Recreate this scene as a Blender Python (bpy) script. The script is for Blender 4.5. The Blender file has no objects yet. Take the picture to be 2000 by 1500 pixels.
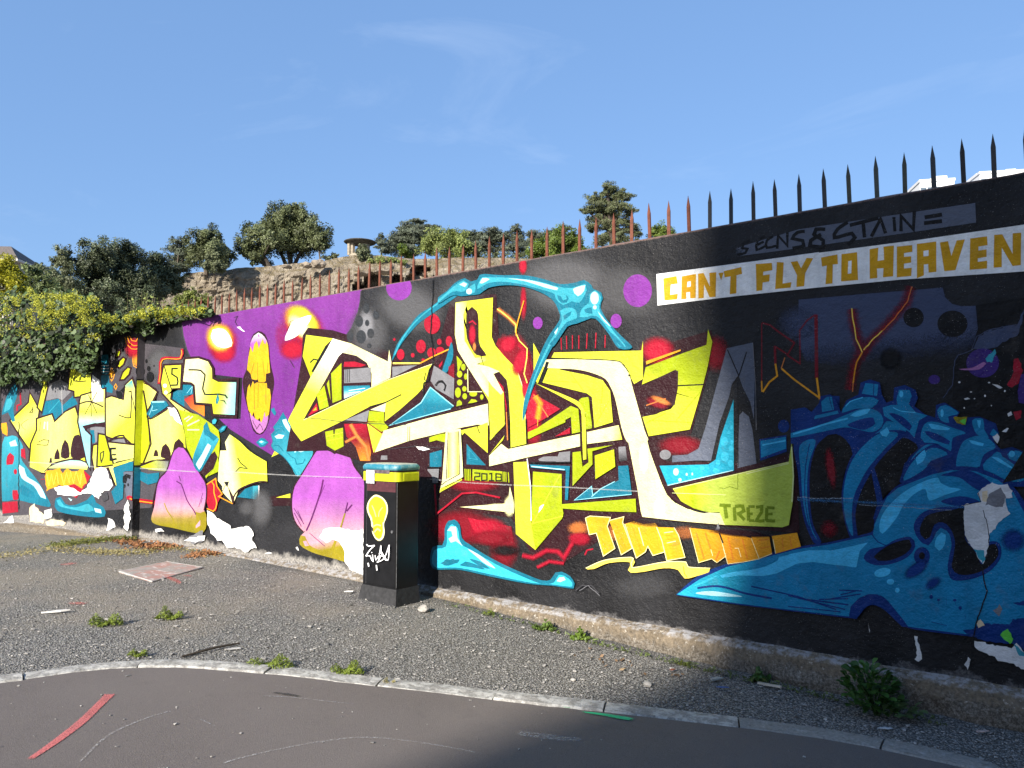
import bpy, bmesh, math, random
import numpy as np
from mathutils import Vector, Matrix, noise as mnoise
from mathutils.geometry import tessellate_polygon

# ------------------------------------------------------------------ camera, sky, sun, exposure
SC = bpy.context.scene
COL = SC.collection
R = math.radians
FPX = 1503.0; EYE = 1.5; DIST = 5.2
PITCH = math.atan(99 / FPX); YAW = R(38.4)
cam_d = bpy.data.cameras.new('camera'); cam = bpy.data.objects.new('camera', cam_d); COL.objects.link(cam)
cam.location = (0, -DIST, EYE); cam.rotation_euler = (math.pi / 2 + PITCH, 0, YAW)
cam_d.sensor_width = 36; cam_d.lens = 36 * FPX / 2000; cam_d.clip_start = .05; cam_d.clip_end = 3000
SC.camera = cam

SUN_EL = R(25); SUN_DIR = Vector((.125, -1, 0)).normalized()
to_sun = Vector((SUN_DIR.x * math.cos(SUN_EL), SUN_DIR.y * math.cos(SUN_EL), math.sin(SUN_EL)))
sun_d = bpy.data.lights.new('sun', 'SUN'); sun = bpy.data.objects.new('sun', sun_d); COL.objects.link(sun)
sun_d.energy = 5.0; sun_d.angle = R(.53); sun_d.color = (1, .93, .82)
sun.rotation_euler = to_sun.to_track_quat('Z', 'Y').to_euler(); sun.location = (10, -40, 30)

world = bpy.data.worlds.new('World'); SC.world = world; world.use_nodes = True
wt = world.node_tree; wt.nodes.clear()
def WN(t, **k):
    n = wt.nodes.new(t)
    for a, v in k.items(): setattr(n, a, v)
    return n
sky = WN('ShaderNodeTexSky', sky_type='NISHITA', sun_disc=False)
sky.sun_elevation = SUN_EL; sky.sun_rotation = math.atan2(SUN_DIR.x, SUN_DIR.y)
sky.altitude = 50; sky.air_density = 1.0; sky.dust_density = 1.3; sky.ozone_density = 3.0
tc = WN('ShaderNodeTexCoord'); mp = WN('ShaderNodeMapping')
mp.inputs['Rotation'].default_value = (0, R(-25), R(38)); mp.inputs['Scale'].default_value = (1.2, 3.0, 7.0)
nz = WN('ShaderNodeTexNoise'); nz.inputs['Scale'].default_value = 1.3; nz.inputs['Detail'].default_value = 7; nz.inputs['Roughness'].default_value = .62
nz.inputs['Distortion'].default_value = .6
cr = WN('ShaderNodeMapRange'); cr.inputs[1].default_value = .585; cr.inputs[2].default_value = .95; cr.inputs[3].default_value = 0; cr.inputs[4].default_value = .16
mx = WN('ShaderNodeMix', data_type='RGBA'); mx.inputs[7].default_value = (7.5, 8.2, 9.0, 1)
bg = WN('ShaderNodeBackground'); bg.inputs['Strength'].default_value = .088
wo = WN('ShaderNodeOutputWorld')
wt.links.new(tc.outputs['Generated'], mp.inputs[0]); wt.links.new(mp.outputs[0], nz.inputs['Vector'])
wt.links.new(nz.outputs['Fac'], cr.inputs[0]); wt.links.new(cr.outputs[0], mx.inputs[0])
ev = WN('ShaderNodeMix', data_type='RGBA'); ev.inputs[0].default_value = .5; ev.inputs[7].default_value = (1.6, 3.1, 6.1, 1)   # clear, evenly blue autumn sky
wt.links.new(sky.outputs[0], ev.inputs[6]); wt.links.new(ev.outputs[2], mx.inputs[6]); wt.links.new(mx.outputs[2], bg.inputs[0]); wt.links.new(bg.outputs[0], wo.inputs[0])
SC.view_settings.view_transform = 'Standard'; SC.view_settings.look = 'None'
SC.view_settings.exposure = 0.95; SC.view_settings.gamma = 1; SC.view_settings.use_curve_mapping = False
SC.render.engine = 'CYCLES'; SC.cycles.transparent_max_bounces = 24; SC.cycles.max_bounces = 6

# ------------------------------------------------------------------ where a point of the photograph stands in the place
FW = Vector((-math.sin(YAW) * math.cos(PITCH), math.cos(YAW) * math.cos(PITCH), math.sin(PITCH)))
RT = Vector((math.cos(YAW), math.sin(YAW), 0)); UP = RT.cross(FW); EYEP = Vector((0, -DIST, EYE))
def ray(px, py): return FW * FPX + RT * (px - 1000) + UP * (750 - py)
def wall_at(px, py, y=0.0):
    d = ray(px, py); return EYEP + d * ((y - EYEP.y) / d.y)
def deep(px, py, dist): return EYEP + ray(px, py) * (dist / FPX)
ZX = [-40, -30, -15, -12, -10.6, -8, -6, -5, -4.1, -3.2, -2.4, -1.5, 0, 5, 60]
ZZ = [-.30, -.30, -.14, .02, .07, .07, .05, .03, 0, -.05, -.08, -.11, -.12, -.14, -.14]
def zg(x): return float(np.interp(x, ZX, ZZ))
def gnd(px, py):
    z = 0.0
    for _ in range(12):
        d = ray(px, py); p = EYEP + d * ((z - EYE) / d.z); z = zg(p.x)
    return Vector((p.x, p.y, z))

# ------------------------------------------------------------------ objects
def tag(o, label=None, cat=None, group=None, kind=None):
    if label: o['label'] = label
    if cat: o['category'] = cat
    if group: o['group'] = group
    if kind: o['kind'] = kind
    return o
def empty(name, loc=(0, 0, 0), label=None, cat=None, group=None, kind=None):
    o = bpy.data.objects.new(name, None); COL.objects.link(o); o.location = loc; o.empty_display_size = .2
    return tag(o, label, cat, group, kind)
def link(name, me, parent=None, mat=None):
    o = bpy.data.objects.new(name, me); COL.objects.link(o)
    if mat: me.materials.append(mat)
    if parent:
        o.parent = parent
    return o
def mesh_of(name, V, F, smooth=False):
    me = bpy.data.meshes.new(name); me.from_pydata([tuple(v) for v in V], [], F); me.update()
    if smooth: me.polygons.foreach_set('use_smooth', [True] * len(me.polygons))
    return me
class MB:
    """collects shapes for ONE mesh"""
    def __init__(s): s.bm = bmesh.new()
    def box(s, lo, hi, bevel=0, seg=2, M=None):
        lo = Vector(lo); hi = Vector(hi)
        r = bmesh.ops.create_cube(s.bm, size=1, matrix=Matrix.Translation((lo + hi) / 2) @ Matrix.Diagonal((*(hi - lo), 1)))
        vs = r['verts']
        if bevel:
            es = list({e for v in vs for e in v.link_edges})
            r = bmesh.ops.bevel(s.bm, geom=es, offset=bevel, segments=seg, affect='EDGES', profile=.5)
            vs = list({v for f in r['faces'] for v in f.verts} | {v for v in vs if v.is_valid})
        if M: bmesh.ops.transform(s.bm, matrix=M, verts=vs)
        return s
    def tube(s, pts, rad, n=7, cap=True):
        pts = [Vector(p) for p in pts]
        if not isinstance(rad, (list, tuple)): rad = [rad] * len(pts)
        rings = []
        for i, p in enumerate(pts):
            t = (pts[min(i + 1, len(pts) - 1)] - pts[max(i - 1, 0)]).normalized()
            a = t.orthogonal().normalized() if abs(t.z) > .95 else t.cross(Vector((0, 0, 1))).normalized()
            b = t.cross(a)
            rings.append([s.bm.verts.new(p + (a * math.cos(k * 2 * math.pi / n) + b * math.sin(k * 2 * math.pi / n)) * rad[i]) for k in range(n)])
        for A, B in zip(rings, rings[1:]):
            for k in range(n): s.bm.faces.new((A[k], A[(k + 1) % n], B[(k + 1) % n], B[k]))
        if cap:
            s.bm.faces.new(rings[-1]); s.bm.faces.new(rings[0][::-1])
        return s
    def lathe(s, prof, n=24, c=(0, 0, 0)):
        rings = [[s.bm.verts.new((c[0] + r * math.cos(2 * math.pi * k / n), c[1] + r * math.sin(2 * math.pi * k / n), c[2] + z)) for k in range(n)] for r, z in prof]
        for A, B in zip(rings, rings[1:]):
            for k in range(n): s.bm.faces.new((A[k], A[(k + 1) % n], B[(k + 1) % n], B[k]))
        s.bm.faces.new(rings[-1]); s.bm.faces.new(rings[0][::-1])
        return s
    def prism(s, pts, axis, a, b):
        """polygon pts (two coordinates) pushed along axis (0,1,2) from a to b"""
        def P(q, t):
            q = list(q); q.insert(axis, t); return q
        A = [s.bm.verts.new(P(q, a)) for q in pts]; B = [s.bm.verts.new(P(q, b)) for q in pts]
        s.bm.faces.new(A); s.bm.faces.new(B[::-1])
        for i in range(len(A)): s.bm.faces.new((A[i], B[i], B[(i + 1) % len(A)], A[(i + 1) % len(A)]))
        return s
    def build(s, name, mat=None, parent=None, smooth=False, loc=None, local=None):
        bmesh.ops.recalc_face_normals(s.bm, faces=s.bm.faces[:])
        me = bpy.data.meshes.new(name); s.bm.to_mesh(me); s.bm.free()
        if local is not None: me.transform(Matrix.Translation(-Vector(local)))
        if smooth:
            me.polygons.foreach_set('use_smooth', [True] * len(me.polygons))
        o = link(name, me, parent, mat)
        if loc is not None: o.location = loc
        return o

# ------------------------------------------------------------------ materials
class Mat:
    def __init__(s, name):
        s.m = bpy.data.materials.new(name); s.m.use_nodes = True; s.t = s.m.node_tree; s.t.nodes.clear()
        s.out = s.n('ShaderNodeOutputMaterial'); s.bs = s.n('ShaderNodeBsdfPrincipled')
        s.l(s.bs.outputs[0], s.out.inputs[0]); s._c = None
    def n(s, t, **k):
        n = s.t.nodes.new(t)
        for a, v in k.items(): setattr(n, a, v)
        return n
    def l(s, a, b): s.t.links.new(a, b)
    def set(s, inp, v):
        if hasattr(v, 'is_output') or isinstance(v, bpy.types.NodeSocket): s.l(v, inp)
        else: inp.default_value = v
    def coord(s, kind='Object'):
        if s._c is None: s._c = s.n('ShaderNodeTexCoord')
        return s._c.outputs[kind]
    def noise(s, scale, detail=4, rough=.55, vec=None, dist=0, col=False):
        n = s.n('ShaderNodeTexNoise'); n.inputs['Scale'].default_value = scale; n.inputs['Detail'].default_value = detail
        n.inputs['Roughness'].default_value = rough; n.inputs['Distortion'].default_value = dist
        s.l(vec if vec is not None else s.coord(), n.inputs['Vector']); return n.outputs['Color' if col else 'Fac']
    def voro(s, scale, feature='F1', out='Distance', vec=None, rnd=1):
        n = s.n('ShaderNodeTexVoronoi', feature=feature); n.inputs['Scale'].default_value = scale; n.inputs['Randomness'].default_value = rnd
        s.l(vec if vec is not None else s.coord(), n.inputs['Vector']); return n.outputs[out]
    def scaled(s, sc, vec=None):
        m = s.n('ShaderNodeMapping'); m.inputs['Scale'].default_value = sc; s.l(vec if vec is not None else s.coord(), m.inputs[0]); return m.outputs[0]
    def ramp(s, f, a, b, lo=0., hi=1.):
        n = s.n('ShaderNodeMapRange'); s.l(f, n.inputs[0])
        for i, v in enumerate((a, b, lo, hi)): n.inputs[i + 1].default_value = v
        return n.outputs[0]
    def math(s, op, a, b=0., clamp=False):
        n = s.n('ShaderNodeMath', operation=op); n.use_clamp = clamp; s.set(n.inputs[0], a); s.set(n.inputs[1], b); return n.outputs[0]
    def mix(s, f, a, b, mode='MIX'):
        n = s.n('ShaderNodeMix', data_type='RGBA', blend_type=mode); s.set(n.inputs[0], f)
        for i, v in ((6, a), (7, b)): s.set(n.inputs[i], (*v, 1) if isinstance(v, tuple) and len(v) == 3 else v)
        return n.outputs[2]
    def xyz(s, vec=None):
        n = s.n('ShaderNodeSeparateXYZ'); s.l(vec if vec is not None else s.coord(), n.inputs[0]); return n.outputs
    def bump(s, h, strength=.5, dist=.01, prev=None):
        n = s.n('ShaderNodeBump'); n.inputs['Strength'].default_value = strength; n.inputs['Distance'].default_value = dist
        s.l(h, n.inputs['Height'])
        if prev is not None: s.l(prev, n.inputs['Normal'])
        s.l(n.outputs[0], s.bs.inputs['Normal']); return n.outputs[0]
    def fin(s, col=None, rough=.7, spec=.4, metal=0):
        if col is not None: s.set(s.bs.inputs['Base Color'], (*col, 1) if isinstance(col, tuple) and len(col) == 3 else col)
        s.set(s.bs.inputs['Roughness'], rough); s.bs.inputs['Specular IOR Level'].default_value = spec; s.bs.inputs['Metallic'].default_value = metal
        return s.m
def simple(name, c, rough=.6, spec=.4, var=.25, scale=20, bump=.15, metal=0):
    m = Mat(name); f = m.noise(scale, 5, .6)
    dark = tuple(v * (1 - var) for v in c); lite = tuple(min(1, v * (1 + var)) for v in c)
    col = m.mix(m.ramp(f, .3, .7), dark, lite)
    if bump: m.bump(m.noise(scale * 3, 4), bump, .004)
    return m.fin(col, rough, spec, metal)

def plaster_relief(m, gain=1.0):
    a = m.noise(26, 3, .5); b = m.noise(75, 3, .6); c = m.noise(2.2, 3, .5)
    h = m.math('ADD', m.math('MULTIPLY', a, .9), m.math('MULTIPLY', b, .55))
    h = m.math('ADD', h, m.math('MULTIPLY', c, 2.0))
    return m.bump(h, .85 * gain, .013)

# opaque paint: colour of each painted shape is stored with its vertices
def paint_material(name, alpha):
    m = Mat(name); at = m.n('ShaderNodeAttribute', attribute_name='paint')
    col = m.mix(m.ramp(m.noise(5, 5, .6), .25, .75, .0, .22), at.outputs['Color'], (0, 0, 0), 'MIX') if not alpha else at.outputs['Color']
    if not alpha:
        n1 = m.math('ADD', m.math('MULTIPLY', m.noise(3.2, 5, .65), .55), m.math('MULTIPLY', m.noise(9, 4, .7, vec=m.scaled((1, 1, .22))), .45))
        hs = m.n('ShaderNodeHueSaturation'); m.l(at.outputs['Color'], hs.inputs['Color']); m.l(m.ramp(n1, .34, .66, .74, 1.1), hs.inputs['Value'])
        fleck = m.ramp(m.noise(165, 1.5, .4), .71, .75)
        fleck = m.math('MULTIPLY', fleck, m.ramp(m.noise(1.7, 2), .42, .55))
        col = m.mix(m.math('MULTIPLY', fleck, .5), hs.outputs[0], (.62, .6, .58))
        grime = m.ramp(m.noise(7.5, 6, .7), .56, .78, 0, .4)
        col = m.mix(grime, col, (.10, .085, .075))
    plaster_relief(m)
    m.fin(col, m.ramp(m.noise(9, 3), .3, .7, .38, .62), .15)
    if alpha:
        tr = m.n('ShaderNodeBsdfTransparent'); ms = m.n('ShaderNodeMixShader')
        sp = m.noise(190, 2, .6); sp2 = m.noise(8, 3)
        k = m.math('ADD', m.math('SUBTRACT', m.math('MULTIPLY', at.outputs['Alpha'], 1.7), m.math('MULTIPLY', m.ramp(sp, .3, .7), .55)), m.math('MULTIPLY', m.math('SUBTRACT', sp2, .5), .25), True)
        k = m.math('MULTIPLY', k, m.ramp(at.outputs['Alpha'], 0, .08), True)
        m.l(k, ms.inputs[0]); m.l(tr.outputs[0], ms.inputs[1]); m.l(m.bs.outputs[0], ms.inputs[2]); m.l(ms.outputs[0], m.out.inputs[0])
    return m.m
PAINT = paint_material('spray_paint_on_plaster', False)
SPRAY = paint_material('soft_sprayed_paint', True)
# ------------------------------------------------------------------ the mural: paint laid on the wall face, coat upon coat
PC = dict(Y=(.55, .58, .035), CY=(.66, .67, .17), Y2=(.42, .48, .010), L=(.31, .38, .007), C=(.74, .71, .36), W=(.86, .86, .84), W2=(.55, .55, .55), W3=(.35, .42, .5), W4=(.8, .82, .85),
          K=(.007, .007, .008), K2=(.03, .033, .038), K3=(.03, .03, .03), M=(.026, .007, .010), M2=(.10, .012, .10), D=(.045, .045, .052), D2=(.065, .058, .068), G=(.18, .18, .195),
          S=(.10, .115, .155), S2=(.05, .065, .12), P=(.145, .024, .205), P2=(.18, .036, .235), P3=(.19, .034, .265), PD=(.045, .02, .16), V=(.31, .078, .36), V2=(.36, .145, .335), V3=(.36, .14, .36),
          HG=(.075, .075, .08), R=(.33, .007, .024), RD=(.17, .006, .014), T=(.007, .14, .215), T2=(.015, .33, .48), A=(.035, .30, .385), A2=(.24, .58, .68), A3=(.42, .74, .82), A4=(.035, .44, .62), A5=(.06, .47, .76), A6=(.05, .2, .42),  # HG: grey overspray, widened for the greyer sheen of the sunlit black
          B=(.003, .030, .165), B2=(.003, .034, .18), F=(.006, .20, .39), O=(.70, .30, .015), O2=(.72, .22, .02), OR=(.72, .30, .012), OR2=(.64, .33, .012), OC=(.55, .17, .04),
          YO=(.88, .66, .10), YC=(.92, .82, .40), N=(.66, .34, .008), N2=(.58, .34, .010), E=(.55, .27, .33), OL=(.25, .20, .01), OL2=(.22, .19, .01), OL3=(.55, .62, .08),
          OG=(.42, .52, .07), OG2=(.15, .22, .008), C2=(.62, .68, .30), TN=(.72, .58, .38), PL=(.66, .66, .66), GR=(.12, .55, .06))  # OG: olive green with the letter's shading mixed in
ZOOM = dict(PX=(0, 0, 1), Z1=(0, 380, 4), Z2=(0, 680, 3.75), Z3=(350, 560, 5), Z4=(300, 800, 4.688), Z5=(560, 560, 4.4125), Z6=(680, 860, 4.285), Z7=(860, 500, 4.1675), Z8=(840, 820, 4.1667),
            Y1=(1200, 240, 2.5), Y2=(1240, 600, 4.1675), Y3=(1120, 880, 4.0), Z9=(1523, 547, 2.019), Y4=(1560, 560, 4.411), Y5=(1560, 880, 3.334))
JOG_X = -10.67; JOG_Y = -.10; WALL_TOP = 3.0
COAT = .00035; CELL = 3
coats = np.zeros((560, 720), np.int16)           # how many coats lie on each little square of the picture
def inside(P, X, Y):
    c = np.zeros(X.shape, bool); n = len(P)
    for i in range(n):
        x1, y1 = P[i]; x2, y2 = P[(i + 1) % n]
        if y1 == y2: continue
        c ^= ((y1 > Y) != (y2 > Y)) & (X < (x2 - x1) * (Y - y1) / (y2 - y1) + x1)
    return c
def lay(P):
    """next free coat over polygon P (photo pixels)"""
    A = np.array(P); ox, oy = 100, 60
    x0, y0 = np.floor(A.min(0) / CELL).astype(int) - 1; x1, y1 = np.ceil(A.max(0) / CELL).astype(int) + 1
    x0 = max(x0, -ox // CELL + 1); y0 = max(y0, -oy // CELL + 1); x1 = min(x1, 680); y1 = min(y1, 520)
    if x1 <= x0 or y1 <= y0: return 0
    gx, gy = np.meshgrid(np.arange(x0, x1) * CELL + CELL / 2, np.arange(y0, y1) * CELL + CELL / 2)
    m = inside(P, gx, gy)
    for i in range(len(P)):
        a = A[i]; b = A[(i + 1) % len(P)]; n = int(np.hypot(*(b - a)) / 2) + 2
        q = a + (b - a) * np.linspace(0, 1, n)[:, None]
        for dx in (-2, 2):
            for dy in (-2, 2):
                ix = ((q[:, 0] + dx) // CELL).astype(int) - x0; iy = ((q[:, 1] + dy) // CELL).astype(int) - y0
                ok = (ix >= 0) & (iy >= 0) & (ix < m.shape[1]) & (iy < m.shape[0]); m[iy[ok], ix[ok]] = True
    sub = coats[y0 + oy // CELL:y1 + oy // CELL, x0 + ox // CELL:x1 + ox // CELL]
    if not m.any(): return 0
    lv = int(sub[m].max()) + 1; sub[m] = lv
    return lv
def sh_clip(P, f):
    """P: list of arrays (position first), keep f(p) >= 0"""
    out = []; n = len(P)
    for i in range(n):
        a = P[i]; b = P[(i + 1) % n]; fa = f(a); fb = f(b)
        if fa >= 0: out.append(a)
        if (fa >= 0) != (fb >= 0): out.append(a + (b - a) * (fa / (fa - fb)))
    return out
def spline(P, closed, step=7):
    P = [np.array(p, float) for p in P]; n = len(P); out = []
    for i in range(n if closed else n - 1):
        if closed: p0, p1, p2, p3 = P[i - 1], P[i], P[(i + 1) % n], P[(i + 2) % n]
        else: p0, p1, p2, p3 = P[max(i - 1, 0)], P[i], P[i + 1], P[min(i + 2, n - 1)]
        k = int(min(7, max(1, np.hypot(*(p2 - p1)) / step)))
        for j in range(k):
            t = j / k
            out.append(.5 * ((2 * p1) + (-p0 + p2) * t + (2 * p0 - 5 * p1 + 4 * p2 - p3) * t * t + (-p0 + 3 * p1 - 3 * p2 + p3) * t ** 3))
    if not closed: out.append(P[-1])
    return out
def ragged(P, closed, rnd, amp=1.6, step=5):
    out = []; n = len(P)
    for i in range(n if closed else n - 1):
        a = np.array(P[i], float); b = np.array(P[(i + 1) % n], float); L = np.hypot(*(b - a)); k = max(1, int(L / step))
        for j in range(k):
            q = a + (b - a) * (j / k)
            if j or closed: q = q + np.array([rnd.uniform(-amp, amp), rnd.uniform(-amp, amp)])
            out.append(q)
    if not closed: out.append(np.array(P[-1], float))
    return out
class Coat:
    def __init__(s): s.V = []; s.F = []; s.C = []
    def add(s, pts, lift, face=JOG_Y):
        """pts: rows of px, py, r, g, b, a, extra lift; one planar polygon laid on both wall faces it reaches"""
        xs = [p[0] for p in pts]
        for y, keep in ((0.0, 1), (JOG_Y, -1)):
            if keep > 0 and max(xs) < 262 or keep < 0 and min(xs) > 276: continue
            W = []
            for p in pts:
                w = wall_at(p[0], p[1], y); W.append(np.array([w.x, w.z, *p[2:]]))
            W = sh_clip(W, lambda p: WALL_TOP - .004 - p[1])
            if len(W) > 2: W = sh_clip(W, (lambda p: p[0] - JOG_X - .004) if keep > 0 else (lambda p: JOG_X - .002 - p[0]))
            if len(W) < 3: continue
            Q = [W[0]]
            for p in W[1:]:
                if np.hypot(*(p - Q[-1])[:2]) > 1e-5: Q.append(p)
            if len(Q) > 2 and np.hypot(*(Q[0] - Q[-1])[:2]) < 1e-5: Q.pop()
            if len(Q) < 3: continue
            b = len(s.V)
            for p in Q:
                s.V.append((p[0], y - .0012 - lift - p[6], p[1])); s.C.append(tuple(p[2:6]))
            if len(Q) == 3: s.F.append((b, b + 1, b + 2))
            else:
                for t in tessellate_polygon([[Vector((p[0], p[1], 0)) for p in Q]]): s.F.append(tuple(b + i for i in t))
    def build(s, name, parent, mat):
        me = bpy.data.meshes.new(name); me.from_pydata(s.V, [], s.F); me.update()
        a = me.attributes.new('paint', 'FLOAT_COLOR', 'POINT'); a.data.foreach_set('color', np.array(s.C, np.float32).ravel())
        bm = bmesh.new(); bm.from_mesh(me); bmesh.ops.delete(bm, geom=[f for f in bm.faces if f.calc_area() < 1e-10], context='FACES')
        for f in bm.faces:
            if f.normal.y > 0: f.normal_flip()
        bm.to_mesh(me); bm.free()
        return link(name, me, parent, mat)
def rgba(c, a=1.0): return np.array([*PC[c], a])
def ribbon(P, w, closed=False, taper=False):
    """left and right edge of a stroke"""
    P = [np.array(p, float) for p in P]; n = len(P); L = []; Rr = []
    for i in range(n):
        a = P[i - 1] if (i or closed) else None; b = P[(i + 1) % n] if (i < n - 1 or closed) else None
        d1 = (P[i] - a) if a is not None else (b - P[i]); d2 = (b - P[i]) if b is not None else (P[i] - a)
        d1 = d1 / (np.hypot(*d1) + 1e-9); d2 = d2 / (np.hypot(*d2) + 1e-9)
        t = d1 + d2; q = np.hypot(*t)
        if q < .3: t = d1; q = 1
        t = t / q; nrm = np.array([-t[1], t[0]]); m = 1 / max(.5, abs(nrm @ np.array([-d1[1], d1[0]])))
        ww = w / 2 * m
        if taper: ww *= max(.05, math.sin(math.pi * min(.97, max(.03, i / (n - 1)))) ** .6)
        L.append(P[i] + nrm * ww); Rr.append(P[i] - nrm * ww)
    return L, Rr
def paint_all(text, root):
    rnd = random.Random(4); z = (0, 0, 1); cur = None; parent = root; made = {}
    state = {'o': None, 's': None}
    def flush(name):
        base = parent_of[0]; o = None
        if state['o'] and state['o'].F: o = state['o'].build(name, base, PAINT)
        if state['s'] and state['s'].F:
            state['s'].build('sprayed_haze' if o else name, o if (o and base is root) else base, SPRAY)
        state['o'] = Coat(); state['s'] = Coat(); return o
    parent_of = [root]; last = [None]; top = [None]
    def close():
        if cur is None: return
        o = flush(cur)
        if parent_of[0] is root: top[0] = o
    for line in text.strip().split('\n'):
        line = line.strip()
        if not line: continue
        if line.startswith('##'):
            close(); parent_of[0] = top[0]; cur = line[2:]; continue
        if line.startswith('#'):
            close(); parent_of[0] = root; cur = line[1:]; state['o'] = Coat(); state['s'] = Coat(); continue
        if line[0] == '@': z = ZOOM[line[1:]]; continue
        head, co = line.split(':', 1) if not ' g=' in line else line.rsplit(':', 1)
        co = [float(v) for v in co.split()]; tok = head.split(); kind, c = tok[0], tok[1]; rest = tok[2:]
        T = lambda x, y: (z[0] + x / z[2], z[1] + y / z[2])
        if kind in 'ES':
            cx, cy = T(co[0], co[1]); rx, ry = co[2] / z[2], co[3] / z[2]; ro = R(-co[4]) if len(co) > 4 else 0
            ca, sa = math.cos(ro), math.sin(ro)
            N = 28 if kind == 'S' or rx > 6 else 14
            ring = lambda k: [(cx + (rx * k * math.cos(t) * ca - ry * k * math.sin(t) * sa), cy + (rx * k * math.cos(t) * sa + ry * k * math.sin(t) * ca)) for t in np.linspace(0, 2 * math.pi, N, endpoint=False)]
            if kind == 'E':
                P = ring(1); lv = lay(P) * COAT; state['o'].add([(*p, *rgba(c), 0) for p in P], lv)
            else:
                al = float(rest[0]); lv = lay(ring(1)) * COAT; st = [0, .2, .4, .55, .7, .8, .9, 1.0]
                f = lambda t: al * (1 - (lambda u: u * u * (3 - 2 * u))(max(0, (t - .25) / .75)))
                for a, b in zip(st, st[1:]):
                    A, Bq = ring(a), ring(b)
                    for i in range(N):
                        j = (i + 1) % N
                        q = [(A[i], f(a)), (Bq[i], f(b)), (Bq[j], f(b)), (A[j], f(a))]
                        if a == 0: q = q[:3]
                        state['s'].add([(*p, *rgba(c, al_), 0) for p, al_ in q], lv)
            continue
        P = [T(co[i], co[i + 1]) for i in range(0, len(co) - 1, 2)]
        if kind == 'P':
            if 's' in rest: P = spline(P, True)
            if 'j' in rest: P = ragged(P, True, rnd)
            if 'o' in rest:
                Lf, Rg = ribbon(P, 6.4, True); lv = lay([tuple(p) for p in Lf]) * COAT; n = len(P)
                for i in range(n): j = (i + 1) % n; state['o'].add([(*Lf[i], *rgba('M'), i * 3e-7), (*Lf[j], *rgba('M'), i * 3e-7), (*Rg[j], *rgba('M'), i * 3e-7), (*Rg[i], *rgba('M'), i * 3e-7)], lv)
            g = [t for t in rest if t.startswith('g=')]; lv = lay(P) * COAT
            if not g: state['o'].add([(*p, *rgba(c), 0) for p in P], lv); continue
            cols, ends = g[0][2:].split('@'); e = [float(v) for v in ends.split(',')]
            A = np.array(T(e[0], e[1])); Bv = np.array(T(e[2], e[3])); d = Bv - A; dd = d @ d
            soft = ':' in cols
            stops = [rgba(q.split(':')[0], float(q.split(':')[1]) if ':' in q else 1) for q in cols.split(',')]
            def colour(p):
                t = min(1, max(0, ((np.array(p[:2]) - A) @ d) / dd)) * (len(stops) - 1); i = min(int(t), len(stops) - 2); return stops[i] + (stops[i + 1] - stops[i]) * (t - i)
            K = 9 if len(stops) > 2 or soft else 7
            edges = [-1e6] + [k / K for k in range(K + 1)] + [1e6]
            tgt = state['s'] if soft else state['o']
            P = [np.array(p, float) for p in P]
            for a, b in zip(edges, edges[1:]):
                Q = sh_clip(P, lambda p: ((p - A) @ d) / dd - a)
                if len(Q) > 2: Q = sh_clip(Q, lambda p: b - ((p - A) @ d) / dd)
                if len(Q) > 2: tgt.add([(*p, *colour(p), 0) for p in Q], lv)
        elif kind in 'LG':
            w = float(rest[0]); closed = 'c' in rest
            if 's' in rest: P = spline(P, closed)
            if 'j' in rest: P = ragged(P, closed, rnd, .9, 6)
            if len(P) < 2: continue
            Lf, Rg = ribbon(P, w if kind == 'L' else w * 3, closed, 't' in rest); n = len(P)
            out = Lf + Rg[::-1]; lv = lay([tuple(p) for p in out]) * COAT
            for i in range(n if closed else n - 1):
                j = (i + 1) % n; h0 = .00018 * i / n; h1 = .00018 * (i + 1) / n
                if kind == 'L': state['o'].add([(*Lf[i], *rgba(c), h0), (*Lf[j], *rgba(c), h1), (*Rg[j], *rgba(c), h1), (*Rg[i], *rgba(c), h0)], lv)
                else:
                    al = float(rest[1]); Cc = P
                    for E_ in (Lf, Rg):
                        state['s'].add([(*Cc[i], *rgba(c, al), h0), (*Cc[j], *rgba(c, al), h1), (*E_[j], *rgba(c, 0), h1), (*E_[i], *rgba(c, 0), h0)], lv)
    close()
# ------------------------------------------------------------------ ground, road, kerb
rng = random.Random(11); nrng = np.random.default_rng(5)
def ground_mat():
    m = Mat('loose_gravel'); P = m.coord()
    v1 = m.voro(80, out='Color'); d1 = m.voro(80); d2 = m.voro(135); v2 = m.voro(135, out='Color')
    big = m.noise(.55, 4, .6); fine = m.noise(38, 4, .7)
    s1 = m.n('ShaderNodeSeparateColor'); m.l(v1, s1.inputs[0]); s2 = m.n('ShaderNodeSeparateColor'); m.l(v2, s2.inputs[0])
    val = m.math('ADD', m.math('MULTIPLY', s1.outputs[0], .6), m.math('MULTIPLY', s2.outputs[0], .4))
    c = m.mix(m.ramp(val, .1, .95), (.19, .183, .173), (.60, .58, .545))
    c = m.mix(m.math('MULTIPLY', m.ramp(d1, .22, .62), .8), c, (.04, .038, .035))
    c = m.mix(m.math('MULTIPLY', m.math('MULTIPLY', m.ramp(big, .44, .60), m.ramp(m.xyz()[0], -4.0, -5.2, .2, 1)), .5), c, (.33, .285, .225))
    c = m.mix(m.ramp(m.noise(170, 1), .71, .76, 0, .5), c, (.48, .46, .43))
    h = m.math('SUBTRACT', 1.0, d1); h2 = m.math('SUBTRACT', 1.0, d2)
    hh = m.math('ADD', m.math('MULTIPLY', h, .8), m.math('ADD', m.math('MULTIPLY', h2, .4), m.math('MULTIPLY', fine, .3)))
    m.bump(hh, 1.0, .02)
    return m.fin(c, .85, .25)
GRAVEL = ground_mat()
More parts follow.
